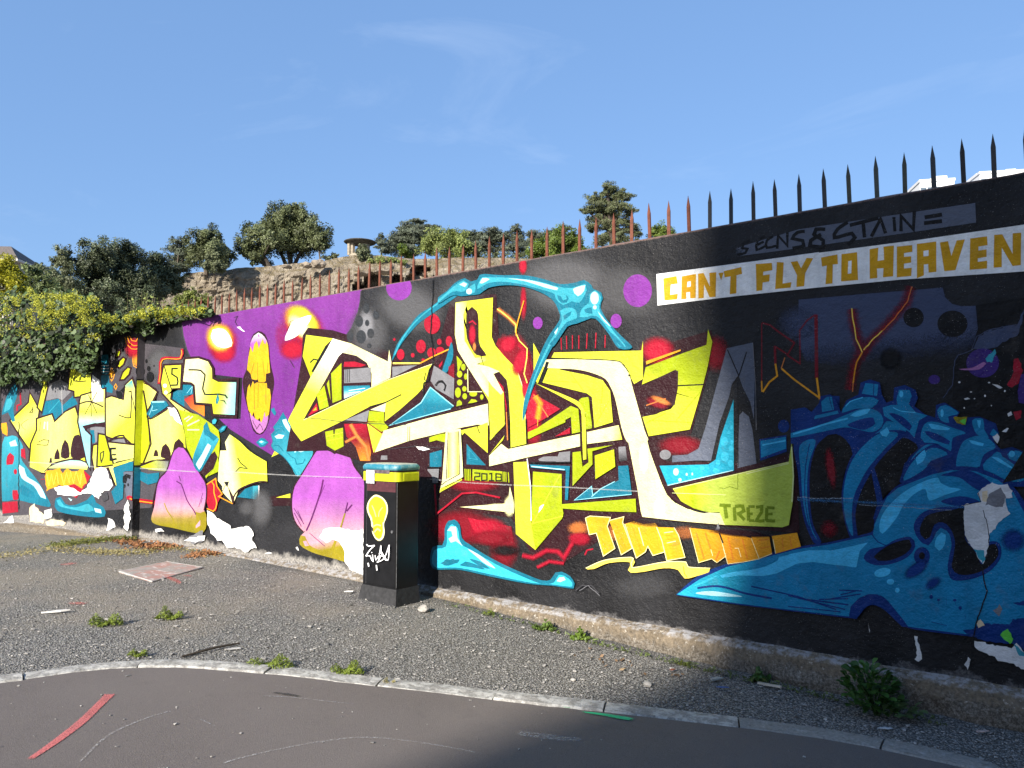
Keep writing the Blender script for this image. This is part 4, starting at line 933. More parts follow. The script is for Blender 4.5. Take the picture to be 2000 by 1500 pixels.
PAINT2 = """
#painted_backdrop
@PX
P M : 592 655 602 640 650 645 700 660 765 690 800 715 850 700 880 590 890 575 970 575 975 660 1000 690 1050 685 1240 685 1272 680 1390 645 1395 690 1350 848 1290 852 1300 900 1480 905 1555 880 1562 1042 1250 1012 1180 1050 1100 1100 1040 1086 1000 1012 860 988 850 940 720 905 640 880 560 882 590 700
S HG .8 : 800 600 100 70 -15
S HG .7 : 722 650 60 75
S HG .9 : 1120 560 160 90 -12
S HG .6 : 1230 570 110 80 -12
S HG .5 : 900 570 80 50
S R .9 : 1020 720 30 90 10
S R .9 : 1035 800 28 100 8
S R .8 : 985 690 18 50
S R .9 : 1022 520 11 22
S R .7 : 1023 590 9 50
S R .85 : 1285 685 45 38
S RD .9 : 925 945 70 22
S RD .8 : 900 1030 90 50
S R .9 : 955 1035 50 32
S RD .7 : 985 1070 40 60
S RD .9 : 730 850 30 50
S RD .8 : 1330 870 60 28
S RD .7 : 1400 690 35 50
E P3 : 780 562 25 25
E P3 : 1246 568 28 32
E P3 : 1051 631 9.5 12
E P3 : 1204 627 11 14
@Z5
S G .8 : 690 330 105 190
E K2 : 690 188 27 45
E K2 : 628 298 34 50
S K2 .9 : 775 245 40 52
E K2 : 697 313 19 28
E K2 : 645 432 42 58
E K2 : 727 402 30 42
E K2 : 550 430 28 50
S K2 .9 : 715 510 28 30
E R : 1257 320 70 88
E R : 1160 515 42 58
E R : 1252 570 38 45
E R : 1318 475 20 27
E R : 1402 470 28 45
E R : 985 585 33 47
E R : 1087 590 16 20
S R .8 : 930 455 18 20
E R : 1325 550 36 32
S R .8 : 1180 630 25 20
#painted_main_letters
P Y2 g=Y2,Y,Y@170,700,380,450 : 170 415 402 446 335 510 270 650 210 780 140 600
L K 2.5 s : 205 655 235 625 285 635
L K 4.5 : 348 510 270 650 225 735
P C : 402 446 560 490 700 560 876 645 887 543 906 650 896 785 735 865 737 750 695 655 605 595 480 568 430 610
P W g=W,C,Y,Y@400,500,100,1100 : 402 446 350 540 210 780 20 1140 18 1166 145 1152 450 602 482 570 560 500
P Y : 20 1160 145 1150 490 985 735 872 880 800 1275 660 1230 712 1190 860 1130 925 980 1060 848 1162 862 1000 720 1032 500 1150 130 1332 60 1240
L C 1.2 : 150 1148 490 985 880 802 1270 662
L K 2.2 : 992 930 862 995 720 1035
P R : 495 690 500 648 590 645 690 675 640 692
P G : 500 715 730 695 730 822 500 832
L K 1 : 515 715 515 825
L K 1 : 530 715 530 825
L K 1 : 545 712 545 822
P T g=T,A,A3@600,850,600,940 : 495 855 722 850 725 872 500 965
L W 1 : 540 895 680 875
L W 1 : 540 915 640 905
P L : 388 748 477 658 477 972 400 1002
P L : 350 838 370 800 384 980
P L : 263 932 330 850 368 1032 290 1062
L Y 1 : 275 950 340 915
L Y 1 : 285 1000 355 965
P R : 190 1115 265 1000 278 1068
P O : 228 1072 260 1035 265 1062
P G : 505 1150 715 1062 695 1165
P C : 725 1060 862 1002 850 1080
P L : 715 1070 846 1082 842 1165 705 1160
P L : 700 1168 842 1166 882 1210 860 1236 820 1250
P Y : 697 1175 832 1272 755 1432
P L : 335 1250 405 1235 412 1310 422 1230 490 1215 495 1375 420 1412 350 1370
L Y 1 : 345 1290 490 1255
L Y 1 : 350 1330 490 1300
P RD g=R,RD,O2@600,1180,680,1480 : 500 1182 692 1180 732 1430 720 1500 640 1500 600 1380 520 1290
G OC 4 .9 : 555 1185 610 1285 690 1380 715 1500
G OC 3 .8 : 605 1290 510 1340
P G : 915 690 1132 675 915 782
L YO 3 : 920 660 1150 660
L O 2.5 : 1150 662 1270 600 1402 540
P T s : 912 640 955 500 1055 355 1140 245 1260 165 1480 0 1510 50 1300 205 1200 275 1125 335 1025 450 975 525
L A 2.5 s : 935 590 990 470 1090 330 1200 225 1330 130 1480 30
P T s : 1425 478 1440 600 1385 740 1342 742 1385 600
P R : 1315 680 1350 635 1345 670 1325 700
P RD : 1400 690 1450 660 1450 800 1400 760
P G : 1275 680 1450 790 1445 970 1290 880 1245 810
P K s : 1280 850 1310 810 1350 805 1385 850 1370 905 1340 870
E G : 1335 862 32 34
P T g=A,T,T@1240,880,1200,1150 : 1245 868 1445 1030 1420 1052 892 1196 1165 1000
L A2 2 : 1420 1052 892 1196 1165 1000 1245 868 1445 1030
P C : 843 1240 1200 1140 1740 1008 1748 1195 1650 1188 1505 1215 1390 1248 1070 1325 930 1372 765 1428 830 1275
L K 1.2 : 1052 1205 1050 1330
L K 1.2 : 1068 1205 1066 1325
@Z7
P Y : 130 380 435 340 425 660 455 730 540 830 620 910 660 1010 690 1110 705 1500 585 1500 562 1100 547 1010 480 935 400 942 460 1020 522 1110 532 1370 415 1500 400 1180 330 1060 240 920 150 770 125 640
P C g=C,C,Y@140,700,320,640 : 133 385 232 368 195 480 205 690 290 830 402 822 395 850 300 880 400 980 400 1150 330 1060 240 920 150 770 127 640
P C : 300 880 395 900 490 940 440 960 520 1110 500 1130 430 1060
L C 1.5 : 640 950 690 1110 702 1400
P M s : 218 520 225 450 265 414 305 450 318 520 322 700 350 760 382 812 300 805 240 710 220 640
S R .9 : 268 640 40 120
S OC .8 : 285 740 20 50
L R 3 s : 240 545 270 530 300 560
P R : 470 1010 520 1065 550 1230 545 1290 525 1110
L OC 2 : 545 1270 555 1500
P M : 138 800 225 900 240 1105 355 1105 380 1175 135 1232
P L : 140 812 188 865 150 950
E L : 195 905 18 28
E L : 165 962 22 28
E L : 215 982 14 26
E L : 166 1030 22 25
E L : 152 1112 24 42
E L : 205 1082 18 22
E L : 208 1142 19 25
E L : 277 1122 32 22
P L s : 232 1200 260 1165 295 1170 310 1185
E L : 347 1148 14 22
P L s : 140 1225 145 1185 165 1170 185 1190 185 1212
L C 1.5 : 232 920 235 1105 350 1105
P RD : 480 670 540 680 640 740 720 800 755 980 690 1080 640 930 540 820 460 720
S R .95 : 560 720 110 90 40
S R .95 : 660 860 80 170 -20
S R .9 : 700 1080 40 120
G OC 5 .7 : 470 432 560 500 625 565
L YO 2 : 470 432 510 460 560 500 622 560 620 620 650 690 715 755 712 830 690 960 715 1035
L O 2 : 688 365 640 530 625 600 625 650
P R : 760 1118 985 1245 850 1330 718 1402 712 1220
G O 6 .8 : 780 1140 820 1200 800 1330
L OC 2 : 768 1128 808 1192 886 1312
L O 1.5 : 808 1195 800 1385
P Y : 765 708 835 840 855 900 800 1040 768 990
P Y : 930 785 1640 770 1652 690 1652 1000 1580 1042 1540 960 1500 882 1400 852 905 832
L R 2 : 985 665 990 765
L R 2 : 1030 650 1033 760
L R 2 : 1078 645 1078 758
L R 2 : 1130 645 1130 758
L R 2 : 1198 630 1192 755
L R 2 : 1270 625 1265 752
L R 2 : 1345 645 1342 748
P C s : 872 845 1400 852 1490 885 1540 955 1580 1100 1667 1410 1692 1510 1525 1510 1430 1160 1390 1060 1350 1000 1250 955 1120 925 945 915 850 905
P Y : 885 918 945 915 1000 930 1200 970 1330 1012 1390 1100 1412 1352 1262 1398 1242 1150 1200 1118 840 1030
L L 1.3 : 850 1018 1120 1028
L L 1.3 : 1075 965 1175 1100
L L 1.3 : 1330 1050 1310 1280
L L 1.3 : 1380 1180 1265 1380
P Y s : 780 1035 830 1055 1150 1195 1182 1290 1187 1510 1165 1510 1158 1300 1128 1225 980 1140
P L s : 1135 1175 1160 1155 1212 1148 1225 1250 1242 1402 1195 1412 1185 1270
P L : 720 1452 1070 1220 1132 1245 1147 1432 1080 1447 1072 1310 730 1490
L K 6 : 882 862 825 1032
L K 2 s : 905 832 1400 850 1490 880 1538 945
E K : 1545 972 9 10
P R : 940 1470 1065 1395 1065 1445
@Z8
P Y : 500 0 612 0 612 45 494 165
P Y : 662 -20 782 -20 792 195 665 225
P L : 805 100 1110 -30 1110 20 805 155
L K 2 : 795 190 790 -10
L K 1.5 : 655 230 650 0
P L s : 0 145 132 112 130 182 60 165 0 182
P T : 0 272 100 243 95 380 0 392
P C : 136 85 255 72 277 462 82 595 105 500
P Y g=Y,C,Y@150,280,240,280 : 160 105 235 95 242 440 148 477
P Y : 95 555 265 470 268 490 82 592
L K 1.5 : 240 92 248 440 140 500 100 530
L K 1.5 : 155 100 140 480
L K 1.5 : 262 80 280 470 130 545
P Y : 260 85 400 52 477 20 477 270 290 104 268 125
L K 1.5 : 390 50 412 110
P T : 300 195 457 370 300 362
L A 1 c : 320 240 390 322 320 314
P Y : 492 282 615 125 600 165
P C : 490 292 590 195 645 238 1228 115 1230 215 800 305 492 377
P C g=C,C,Y@1400,100,1575,130 : 1285 100 1542 43 1572 160 1287 196
P Y : 688 345 800 340 822 440 832 840 867 1057 708 927
P L : 848 420 1080 440 1082 680 1095 760 1085 800 867 1057 835 850 842 560
L W 1.8 : 800 315 827 540 832 820
L Y 1.5 : 1065 450 838 850
L Y 1.5 : 850 840 1092 782
L K 1 : 825 560 828 800
P L : 930 682 1080 685 1682 640 1688 750 1400 742 960 712
P W j : 895 760 910 690 935 690 915 740
S C .95 : 655 700 60 110
S C .9 : 560 710 140 40
P C : 250 708 620 680 648 640 660 540 685 640 692 760 600 745
L R 3.5 : 48 525 62 765 270 598 385 590 580 632
P R g=R,R,RD@400,800,520,1000 : 310 795 665 868 682 1000 560 980 350 890
S RD .8 : 500 960 220 90
S K .7 : 620 1060 180 70
G R 5 .8 : 760 1100 850 1120 960 1060 1050 1070 1100 1120 1150 1030 1180 980
G R 4 .8 : 880 1200 980 1150 1100 1165
L R 3 s : 1262 1100 1280 1060 1330 1050
S OC .6 : 1210 880 110 70
S R .8 : 1220 960 120 70
P G : 1060 265 1150 255 1147 345 1030 340
P G s : 890 320 930 300 1060 300 1060 335 900 335
L K 3 : 825 350 1150 345
P T : 820 362 1147 375 1132 652 1108 650 1115 412 830 388
L A3 2 : 835 378 1105 405
P L : 1170 265 1236 255 1250 382 1300 345 1290 235 1500 204 1330 255 1332 362 1170 537
P Y2 : 1350 290 1507 240 1517 380 1356 482
L L 1.2 s : 1360 400 1440 360 1510 290
P Y : 1244 -20 1277 -20 1282 320 1256 326
P G g=G,K@1570,250,1570,340 : 1535 220 1592 215 1607 330 1540 342
P T : 1540 375 1622 370 1652 602 1330 635 1185 652 1325 540 1332 600 1545 490
L A2 1.5 : 1650 605 1330 636 1185 652 1325 540 1335 612
L A2 1.5 : 1325 625 1400 560 1515 500
P G : -10 400 84 398 75 513 31 513 24 453 -10 412
L K 2.5 : -15 385 84 388
P G : -395 290 -345 290 -345 325 -400 325
#painted_year
@Z8
P L : 348 402 592 420 592 502 348 496
L L 2 : 292 398 295 492
L L 2 : 308 400 310 494
L L 2.5 : 322 400 324 496
L L 1.5 : 336 400 338 496
L L 2.5 : 605 422 605 502
L L 2 : 620 424 622 505
L L 2 : 640 426 645 510
L K 2.5 : 362 432 408 434 408 460 366 464 366 490 410 494
L K 2.5 c : 424 438 466 440 466 490 424 494
L K 2.5 : 484 440 505 436 505 494
L K 2.5 : 482 494 528 494
L K 2.5 c : 540 438 582 442 584 494 540 494
L K 2 : 540 464 582 467
#painted_lower_bone
@Z8
P T s : 30 1035 110 1020 128 970 130 880 160 820 210 810 252 855 270 960 330 1010 450 1090 600 1170 780 1250 920 1303 990 1298 1030 1240 1080 1233 1150 1270 1187 1330 1178 1370 1000 1347 800 1330 500 1272 250 1218 30 1202
P A4 s : 45 1060 140 1030 150 900 190 848 235 880 260 1000 330 1050 560 1180 760 1272 920 1332 1020 1320 1060 1258 1140 1290 1166 1352 1000 1336 820 1320 500 1254 250 1202 45 1192
P A3 s : 150 900 180 865 222 868 235 960 277 1027 220 985 180 998 160 965 195 945 185 905
P A3 s : 318 1048 430 1110 545 1207 460 1170 400 1120
P A3 s : 1040 1310 1060 1280 1100 1275 1115 1300 1070 1318
P T j : 95 1160 150 1130 255 1140 210 1170 130 1185
P T s : 250 1180 300 1150 400 1180 460 1215 360 1200
P T s : 330 1130 420 1150 500 1210 420 1190
#painted_skeleton_arm
@Z7
P T s : -10 392 -10 340 60 290 130 220 210 183 260 210 310 195 330 155 370 148 500 158 700 160 850 190 980 230 1100 220 1180 198 1240 240 1252 268 1320 300 1332 350 1312 420 1380 540 1480 650 1572 746 1460 752 1370 622 1270 512 1200 522 1120 552 1050 572 980 652 900 782 820 950 760 1082 710 1250 680 1345 688 1200 728 1050 775 920 825 790 888 660 980 520 972 450 930 370 850 310 700 255 540 240 400 262 330 312 250 322 180 330 120 320 60 350
P A s : 310 272 340 187 400 175 600 182 800 207 960 250 1080 262 1190 230 1202 280 1142 382 1080 370 1010 402 950 350 940 312 820 272 640 226 480 212 380 232
P A s : 985 450 1050 422 1108 440 1120 510 1040 540 950 662 880 782 800 950 735 1130 760 1022 830 850 900 702 1000 530
P A s : 1145 500 1162 430 1220 380 1225 312 1270 280 1318 340 1302 430 1350 520 1440 640 1520 740 1470 742 1380 602 1280 490 1200 500
P A s : 60 302 130 240 200 200 242 230 202 292 110 292 -10 385 -10 360
P A s : 220 310 250 250 292 225 290 300
P A3 s : 330 222 352 182 412 190 350 226
P A3 s : 560 186 750 202 970 262 960 280 880 264 700 208
P A3 s : 1090 272 1190 240 1180 285 1130 330
E A3 : 1265 345 34 52
E A3 : 1268 420 15 16
P A3 s : 938 625 970 580 950 642
P A3 s : 165 235 200 215 230 230 210 255
E A3 : 245 290 24 24 
P A3 s : 1290 450 1340 510 1400 580 1340 530
P T s : 960 320 990 330 1010 365 1040 350 1030 315 1055 345 1040 380 1000 385 970 360
P T s : 1010 490 1080 450 1070 480 1020 520
P T s : 1180 440 1240 420 1250 470 1190 460
P T s : 900 720 960 650 1050 560 1000 640 930 740
P T s : 1360 610 1420 640 1510 740 1480 740
"""
PAINT3 = """
#painted_dim_signature
@Y1
P S a g=S:0,S:1,S:1@560,620,760,590 : 590 612 900 520 1480 433 1762 391 1766 487 1480 530 900 612 600 652
L K 4.7 s : 660 575 630 590 625 612 650 615 640 635 600 645
L K 4.7 s : 735 555 700 575 695 620 740 600
L K 4.7 : 690 600 730 580
L K 4.7 s : 775 555 745 575 745 610 790 600
L K 5.4 : 795 615 800 550 845 600 845 535
L K 6.2 s : 930 530 895 535 870 565 920 575 925 600 870 612
L K 7.0 s : 1030 520 985 520 975 545 1020 575 1020 605 955 598 960 575 1010 545
L K 7.0 s : 1140 485 1090 520 1075 560 1160 540 1175 560 1140 595
L K 7.0 : 1150 500 1290 465
L K 7.0 : 1215 490 1222 560
L K 7.0 : 1255 555 1300 470 1325 540
L K 6.2 : 1365 460 1370 530
L K 7.0 : 1400 530 1400 455 1460 520 1465 430
L K 7.8 : 1515 462 1600 448
L K 7.8 : 1512 490 1600 480
#painted_slogan_banner
P W : 207 742 700 677 1000 635 1500 570 2060 489 2060 722 1400 766 1000 804 600 846 212 892
L W4 2.5 : 207 742 700 677 1000 635
##letter
P N : 240 760 305 748 311 785 277 790 274 840 312 835 308 862 246 868
##letter
P N : 330 750 400 738 399 855 372 858 371 826 352 828 353 860 328 862
P W : 358 776 375 773 375 800 356 803
##letter
P N : 410 737 437 733 468 800 465 733 499 730 496 850 466 852 440 790 438 855 412 858
##apostrophe
P N : 510 735 535 731 523 770
##letter
P N : 535 725 621 705 625 738 598 745 597 833 565 837 569 750 540 755
##letter
P N : 692 690 770 684 773 720 728 728 728 745 760 740 758 775 726 780 723 818 695 822
##letter
P N : 795 680 828 682 823 785 866 778 862 805 786 812
##letter
P N : 862 680 895 675 913 710 940 660 972 662 933 735 928 798 890 802 893 745
##letter
P N : 1010 658 1090 643 1093 690 1068 692 1066 785 1032 788 1038 698 1015 702
##letter
P N : 1110 642 1186 632 1191 768 1108 775
P W : 1143 676 1160 673 1158 735 1141 738
##letter
P N : 1247 618 1290 610 1286 675 1318 670 1315 605 1366 600 1362 750 1312 755 1315 710 1283 712 1285 758 1248 762
##letter
P N : 1380 605 1455 597 1456 630 1415 637 1415 655 1450 652 1450 683 1415 688 1415 712 1453 708 1450 748 1380 755
##letter
P N : 1478 592 1572 580 1573 728 1535 732 1533 690 1512 692 1512 745 1478 760
P W : 1510 626 1535 622 1535 650 1510 653
##letter
P N : 1590 585 1630 578 1646 650 1672 575 1712 570 1666 720 1612 725
##letter
P N : 1738 565 1820 555 1823 598 1778 605 1778 625 1818 618 1818 655 1775 662 1775 680 1821 673 1820 712 1735 718
##letter
P N : 1855 548 1895 545 1945 640 1945 540 1987 537 1985 695 1945 700 1892 610 1892 705 1852 708
#painted_dark_panel
@Y4
P S2 a g=S2:1,S2:1,S2:.5,S2:0@700,150,760,720 : 0 112 600 60 1240 8 1262 92 1322 148 1400 168 1530 165 1548 370 1480 560 1360 600 1340 760 700 760 400 700 60 640 0 500
S S2 .6 : 0 320 260 220
E K : 990 265 88 85
E K : 1325 320 130 115
S K .95 : 790 620 130 130
G RD 12 .7 : 460 190 480 340 545 560 480 680 440 890
G RD 12 .7 : 970 0 930 130 800 290 640 450 550 570
L YO 2.2 : 458 185 465 270 482 350 495 450 525 510 548 565
L O 2.5 : 548 565 500 650 485 720 470 830
L OC 2 : 470 830 465 905
L OC 2 j : 978 0 945 110 885 200 800 300 720 380
L YO 2 j : 720 380 620 475 560 545
#painted_letter_outline
@Y2
L RD 2 : 1033 610 1033 130
L RD 3 : 1035 128 1100 145 1170 200 1300 290 1245 385 1140 318
L RD 4.5 : 1140 315 1145 460
L O 3.5 : 1145 460 1160 560 1095 610 1042 690
L O 2.5 : 1036 690 1033 600
L RD 2.5 : 1345 465 1345 330 1342 190 1400 110 1470 60
L RD 6.5 : 1475 60 1480 580
L RD 3 : 1240 390 1350 462
L OC 2 : 1222 410 1192 500
L O 3.5 : 1195 500 1300 590 1500 735
L O 4 : 1482 575 1505 750
#painted_right_letters
P Y g=Y,Y,L,L@300,1000,500,350 : 95 490 400 375 590 307 602 182 637 285 600 480 560 640 455 995 120 1050 68 890 180 865 300 830 330 790 355 660 358 525 335 515 65 630
L K 2.5 : 350 640 565 630
L L 1.5 : 100 945 260 860
L L 1.5 : 120 920 460 940
L L 1.5 : 345 920 540 690
P O : 98 440 378 345 380 358 100 468
P M : 60 640 335 510 360 522 357 662 332 795 180 872 60 895
S RD .9 : 190 780 130 55 -20
S OC .8 : 220 760 120 35 -22
L OC 2 : 100 800 260 745
P S : 750 335 860 310 962 288 978 600 972 915 942 775 882 655 845 552 790 630 772 720 722 860 690 950 622 1250 500 1247 305 1262 308 1208 430 1200 520 1150 580 970 640 740
P S : 880 850 930 890 960 1000 992 1272 838 1310 845 1100 852 880
L K 2.2 : 755 345 850 562
L K 2.2 : 912 365 848 562
L K 1 : 838 590 845 1300
L G 1 : 962 290 985 640 990 1000
P T2 g=T2,T2,T2@300,1300,800,900 : 805 752 808 1330 270 1452 203 1290 600 1280 660 1240 700 1060
E A4 : 730 1092 30 38
E A4 : 735 1215 32 40
E A4 : 768 1020 13 14
E A4 : 790 975 13 18
E A4 : 787 1155 20 30
E A4 : 680 1265 18 25
E A4 : 782 1272 22 30
E A4 : 665 1330 28 22
E A3 : 337 1340 23 30
E A3 : 425 1360 9 12
E A3 : 470 1357 7 12
E A3 : 370 1405 14 15
E A4 : 792 1100 12 20
S A4 .8 : 550 1310 40 30
L A3 1.5 : 270 1450 800 1328
E G : 250 1200 46 40
@Y3
P C : 430 -110 578 -110 605 0 640 100 700 260 740 345 800 405 900 455 1060 482 1200 490 1200 580 850 550 548 516 535 470 510 300
S W .8 : 560 60 50 160
S W .8 : 680 450 60 110
P L g=Y,L,OG,OG@790,300,1250,300 : 785 295 1690 85 1712 -60 1730 200 1720 400 1690 580 1640 597 1190 578 1150 480 1060 482 950 450 850 395
L C2 1.5 : 1360 180 1690 100
L C2 2.5 : 1712 -30 1726 200 1715 400
P K s : 728 340 760 370 800 392 900 450 1075 480 1030 488 950 470 860 430 790 395
L C 1 : 790 298 1690 90
L C2 1 : 780 330 1200 345
L OG2 1.2 j : 1150 290 1190 295 1230 280 1290 300 1295 180
L OG2 6.5 : 1150 424 1238 430
L OG2 7 : 1192 430 1205 528
L OG2 6.5 : 1265 440 1272 545
L OG2 6.5 s : 1270 435 1330 432 1340 470 1285 495
L OG2 6.5 : 1300 490 1345 540
L OG2 6.5 : 1372 440 1378 545
L OG2 5.5 : 1375 435 1425 435
L OG2 5 : 1375 492 1410 492
L OG2 5.5 : 1380 545 1420 545
L OG2 6 s : 1435 440 1480 435 1478 480 1438 545 1500 545
L OG2 6 : 1520 445 1515 545
L OG2 5.5 : 1520 443 1580 447
L OG2 5 : 1518 495 1565 492
L OG2 6 : 1515 545 1585 548
P G j : 1110 690 1098 660 1140 560 1155 600 1130 660
#painted_spine
@Y2
P B : 1305 840 1350 825 1405 822 1432 880 1520 842 1518 742 1600 720 1667 725 1667 1045 1330 1065 1310 920
E B : 1212 968 46 52
P B : 1015 1075 1235 1040 1238 1175 1022 1250
P F : 1025 1088 1232 1055 1234 1150 1030 1225
L A5 3 : 1040 1122 1230 1085
@Y4
P B : -60 1060 60 1040 120 1080 185 1000 195 945 280 928 330 980 372 1080 420 980 520 930 540 828 620 800 705 828 722 930 762 1000 822 980 828 870 920 848 1012 890 1032 960 1002 1030 1092 1100 1182 1130 1188 1020 1262 998 1392 1080 1362 1130 1462 1128 1562 1118 1702 1178 1732 1270 1682 1330 1742 1400 1842 1378 1941 1420 2100 1480 2100 1720 1000 1720 800 1560 500 1500 300 1400 0 1360 -60 1350
P K s : 150 1560 190 1360 250 1290 330 1268 400 1310 462 1400 450 1560
P K s : 690 1530 742 1420 832 1340 902 1308 952 1350 965 1440 900 1530
S RD .7 : 320 1420 70 120
P F : 202 992 250 950 292 950 312 1060 210 1080
P F : 150 1112 342 1068 352 1092 140 1142
L B2 1.2 s : 270 950 282 1000 300 1060
P F s : -60 1262 200 1190 400 1110 560 1050 680 1068 732 1130 722 1202 642 1252 522 1232 402 1212 200 1252 -60 1300
L A5 3.5 s : -40 1270 120 1222 250 1180 430 1135
P A5 s : 450 1112 520 1070 628 1050 600 1092 500 1122
P B2 s : 425 1192 540 1142 650 1128 668 1180 580 1232 500 1222
P F : 550 922 582 832 692 842 682 942
L B2 1.5 : 655 840 650 940
P F s : 380 1085 422 1010 520 960 650 955 695 980 640 1042 500 1052
L A5 2 s : 412 1030 450 990 560 955
P F : 848 972 870 890 962 892 982 950 952 1010 1012 1080 1115 1110 1042 1152 1002 1302 960 1252 742 1112 730 1042 802 1020 860 1020
L B2 1.5 s : 1000 920 970 970 985 1020
E A5 : 890 925 18 28
L A5 2 s : 820 1040 880 1070 1012 1085
P B2 s : 785 1092 900 1120 982 1202 962 1242
P F s : 515 1410 640 1290 722 1222 762 1160 862 1180 932 1242 800 1332 700 1422 600 1560 450 1560
P A5 s : 735 1240 770 1205 770 1240 790 1260
P B2 s : 560 1410 660 1310 720 1280 640 1380
P F s : 1058 1302 1070 1222 1112 1168 1202 1168 1322 1212 1445 1262 1332 1302 1312 1422 1200 1352 1090 1342
P A5 s : 1120 1180 1200 1190 1310 1222 1290 1237 1150 1222
P B2 s : 1090 1245 1180 1260 1310 1330 1300 1360 1150 1310
P F s : 1200 1062 1270 1020 1382 1090 1292 1120 1302 1172 1230 1152
E A5 : 1240 1090 14 34
P F s : 980 1510 1060 1390 1150 1358 1262 1420 1240 1510
P A5 s : 1020 1462 1090 1410 1062 1470 1090 1500 1030 1505
P F s : 1368 1560 1400 1370 1480 1300 1602 1288 1702 1380 1602 1442 1540 1560
P A5 s : 1468 1320 1600 1350 1590 1372 1490 1347
P B2 s : 1420 1420 1500 1400 1560 1480 1480 1500
L B2 1.5 s : 1330 1420 1360 1330 1420 1270
P F s : 1500 1152 1592 1140 1602 1232 1642 1302 1540 1272
P A5 s : 1540 1150 1575 1150 1560 1220
P F s : 1680 1222 1722 1262 1700 1302 1650 1272
P F s : 1640 1560 1680 1442 1742 1430 1772 1560
P F s : 1800 1442 1872 1410 1960 1450 1960 1520 1820 1482
E A5 : 1840 1440 26 28
@Y5
P F s : 1050 62 1070 -10 1172 -10 1182 102 1100 92
P F s : 1208 122 1250 42 1332 40 1480 165 1402 202
P A5 s : 1258 40 1300 45 1412 122 1340 92
#painted_ribs
@Z9
P K s : 190 612 230 610 265 630 285 680 275 720 255 770 248 850 258 940 285 1022 165 1032 135 960 122 850 125 740 150 650
P K s : 372 745 400 690 440 650 490 622 525 635 548 662 500 712 482 770 470 810 430 835 400 880 385 960 370 1000 306 1015 302 920 322 840
P B : 362 742 376 738 400 820 410 870 385 950 372 940 388 880
S RD .9 : 205 740 26 110 8
S RD .6 : 200 980 50 50
P B s : 500 600 410 596 340 635 290 690 262 760 248 850 258 940 286 1022 310 1015 302 920 326 830 376 740 432 672
P F s : 470 606 400 604 332 655 285 720 260 800 255 880 268 960 292 1008 288 920 300 840 350 748 415 668
L B2 1.8 s : 505 606 425 664 352 745 308 835 292 930 296 1005
P A5 s : 398 600 430 585 436 600 425 618 408 614
P B s : 62 640 140 622 195 608 150 652 125 740 122 850 135 960 168 1032 140 1036 105 960 86 870 76 760
P F s : 84 652 145 632 118 730 112 850 125 960 152 1024 116 960 96 870 88 760
L B2 1.8 s : 122 645 106 740 104 860 120 960 140 1015
P B s : 480 800 500 740 540 690 600 650 640 655 690 690 640 720 590 750
P F s : 492 790 512 738 548 695 600 662 640 668 665 690 600 712 570 748
P A5 s : 540 700 575 668 580 690 568 715 545 728 540 708
L B2 1.8 s : 665 690 610 712 580 748
#painted_skull
@Y5
P B s : -790 935 -640 810 -450 730 -300 690 0 625 200 595 420 545 488 520 500 450 540 350 590 280 660 220 760 180 890 128 1000 104 1150 108 1310 168 1415 250 1500 380 1560 500 1560 1330 1420 1255 1140 1208 720 1150 640 1062 560 975 500 958 430 970 390 1080 340 1086 0 1046 -200 1022 -383 1000 -560 973 -700 952 -775 940
P F g=T2,T2,F,F@-780,930,0,900 : -783 933 -633 833 -460 755 -300 717 0 640 200 610 420 562 490 545 500 480 540 382 582 300 652 242 752 202 882 152 1000 127 1150 132 1302 190 1402 272 1470 400 1560 520 1560 1220 1300 1120 1130 1195 720 1142 660 1070 580 980 520 932 460 930 400 955 345 1010 335 1076 0 1038 -200 1015 -383 992 -560 966 -700 946 -770 936
P B s : 335 1080 350 1020 400 968 460 940 540 940 600 990 720 1145 680 1142 560 1030 480 1000 430 1030 388 1082
P A5 s : 530 490 560 400 640 310 720 250 820 200 912 175 930 210 1000 240 1062 250 950 290 855 322 830 250 760 280 690 350 640 440 552 538
P A5 : 0 665 150 660 300 632 458 595 405 650 382 757 250 742 100 722 -50 737 -150 760 -120 690
L B2 2 s : 485 545 520 590 580 618
P B2 s : 930 160 1100 128 1250 202 1310 300 1160 250 1050 175
P B2 s : 930 330 1060 295 1180 330 1080 365
P B s : 430 700 470 640 560 620 640 575 735 560 765 620 715 690 610 735 500 742
P K s : 495 690 560 632 640 592 728 578 742 618 700 670 600 712 520 712
E B : 808 685 52 60
E K : 808 682 20 24
P B s : 755 480 800 410 880 375 1000 360 1110 360 1120 560 1180 640 1240 590 1310 600 1320 690 1250 780 1140 830 1010 840 975 770 985 680 1000 600 970 520 930 500 890 560 850 615 810 600 770 550
P K s : 795 500 830 430 900 400 1000 385 1090 380 1085 560 1150 650 1200 740 1225 630 1285 605 1302 680 1230 762 1130 802 1045 802 1002 760 1012 680 1022 590 992 505 942 465 890 480 860 560 830 578 802 550
P F s : 890 640 885 570 900 530 940 505 985 540 995 600 960 640
P A5 s : 890 620 905 560 935 530 962 545 955 610 920 650
E A5 : 552 790 54 28 12
E A5 : 604 850 24 18
E A5 : 648 905 15 16
S B2 .9 : 770 770 130 60 35
S B2 .7 : 880 860 90 50 35
S B2 .8 : 1400 580 120 110
L B2 2.5 : 270 905 420 910
L B2 2.5 : 280 935 380 910
L B2 2.5 : 220 960 410 930
L B2 2.5 : 140 965 330 960
L B2 3 : 60 965 330 1000
L B2 2.5 : -60 940 310 1030
L B2 2.5 : -300 880 0 945 250 1030
L B2 2 : -60 1010 280 1045
E B2 : 868 948 12 14
L B2 2 t : 915 962 917 1005
L B2 2 t : 965 945 968 1002
L B2 2.5 t : 1022 965 1030 1010
L B2 2.5 t : 1055 1010 1060 1040
L B2 2.5 t : 1088 1058 1090 1090
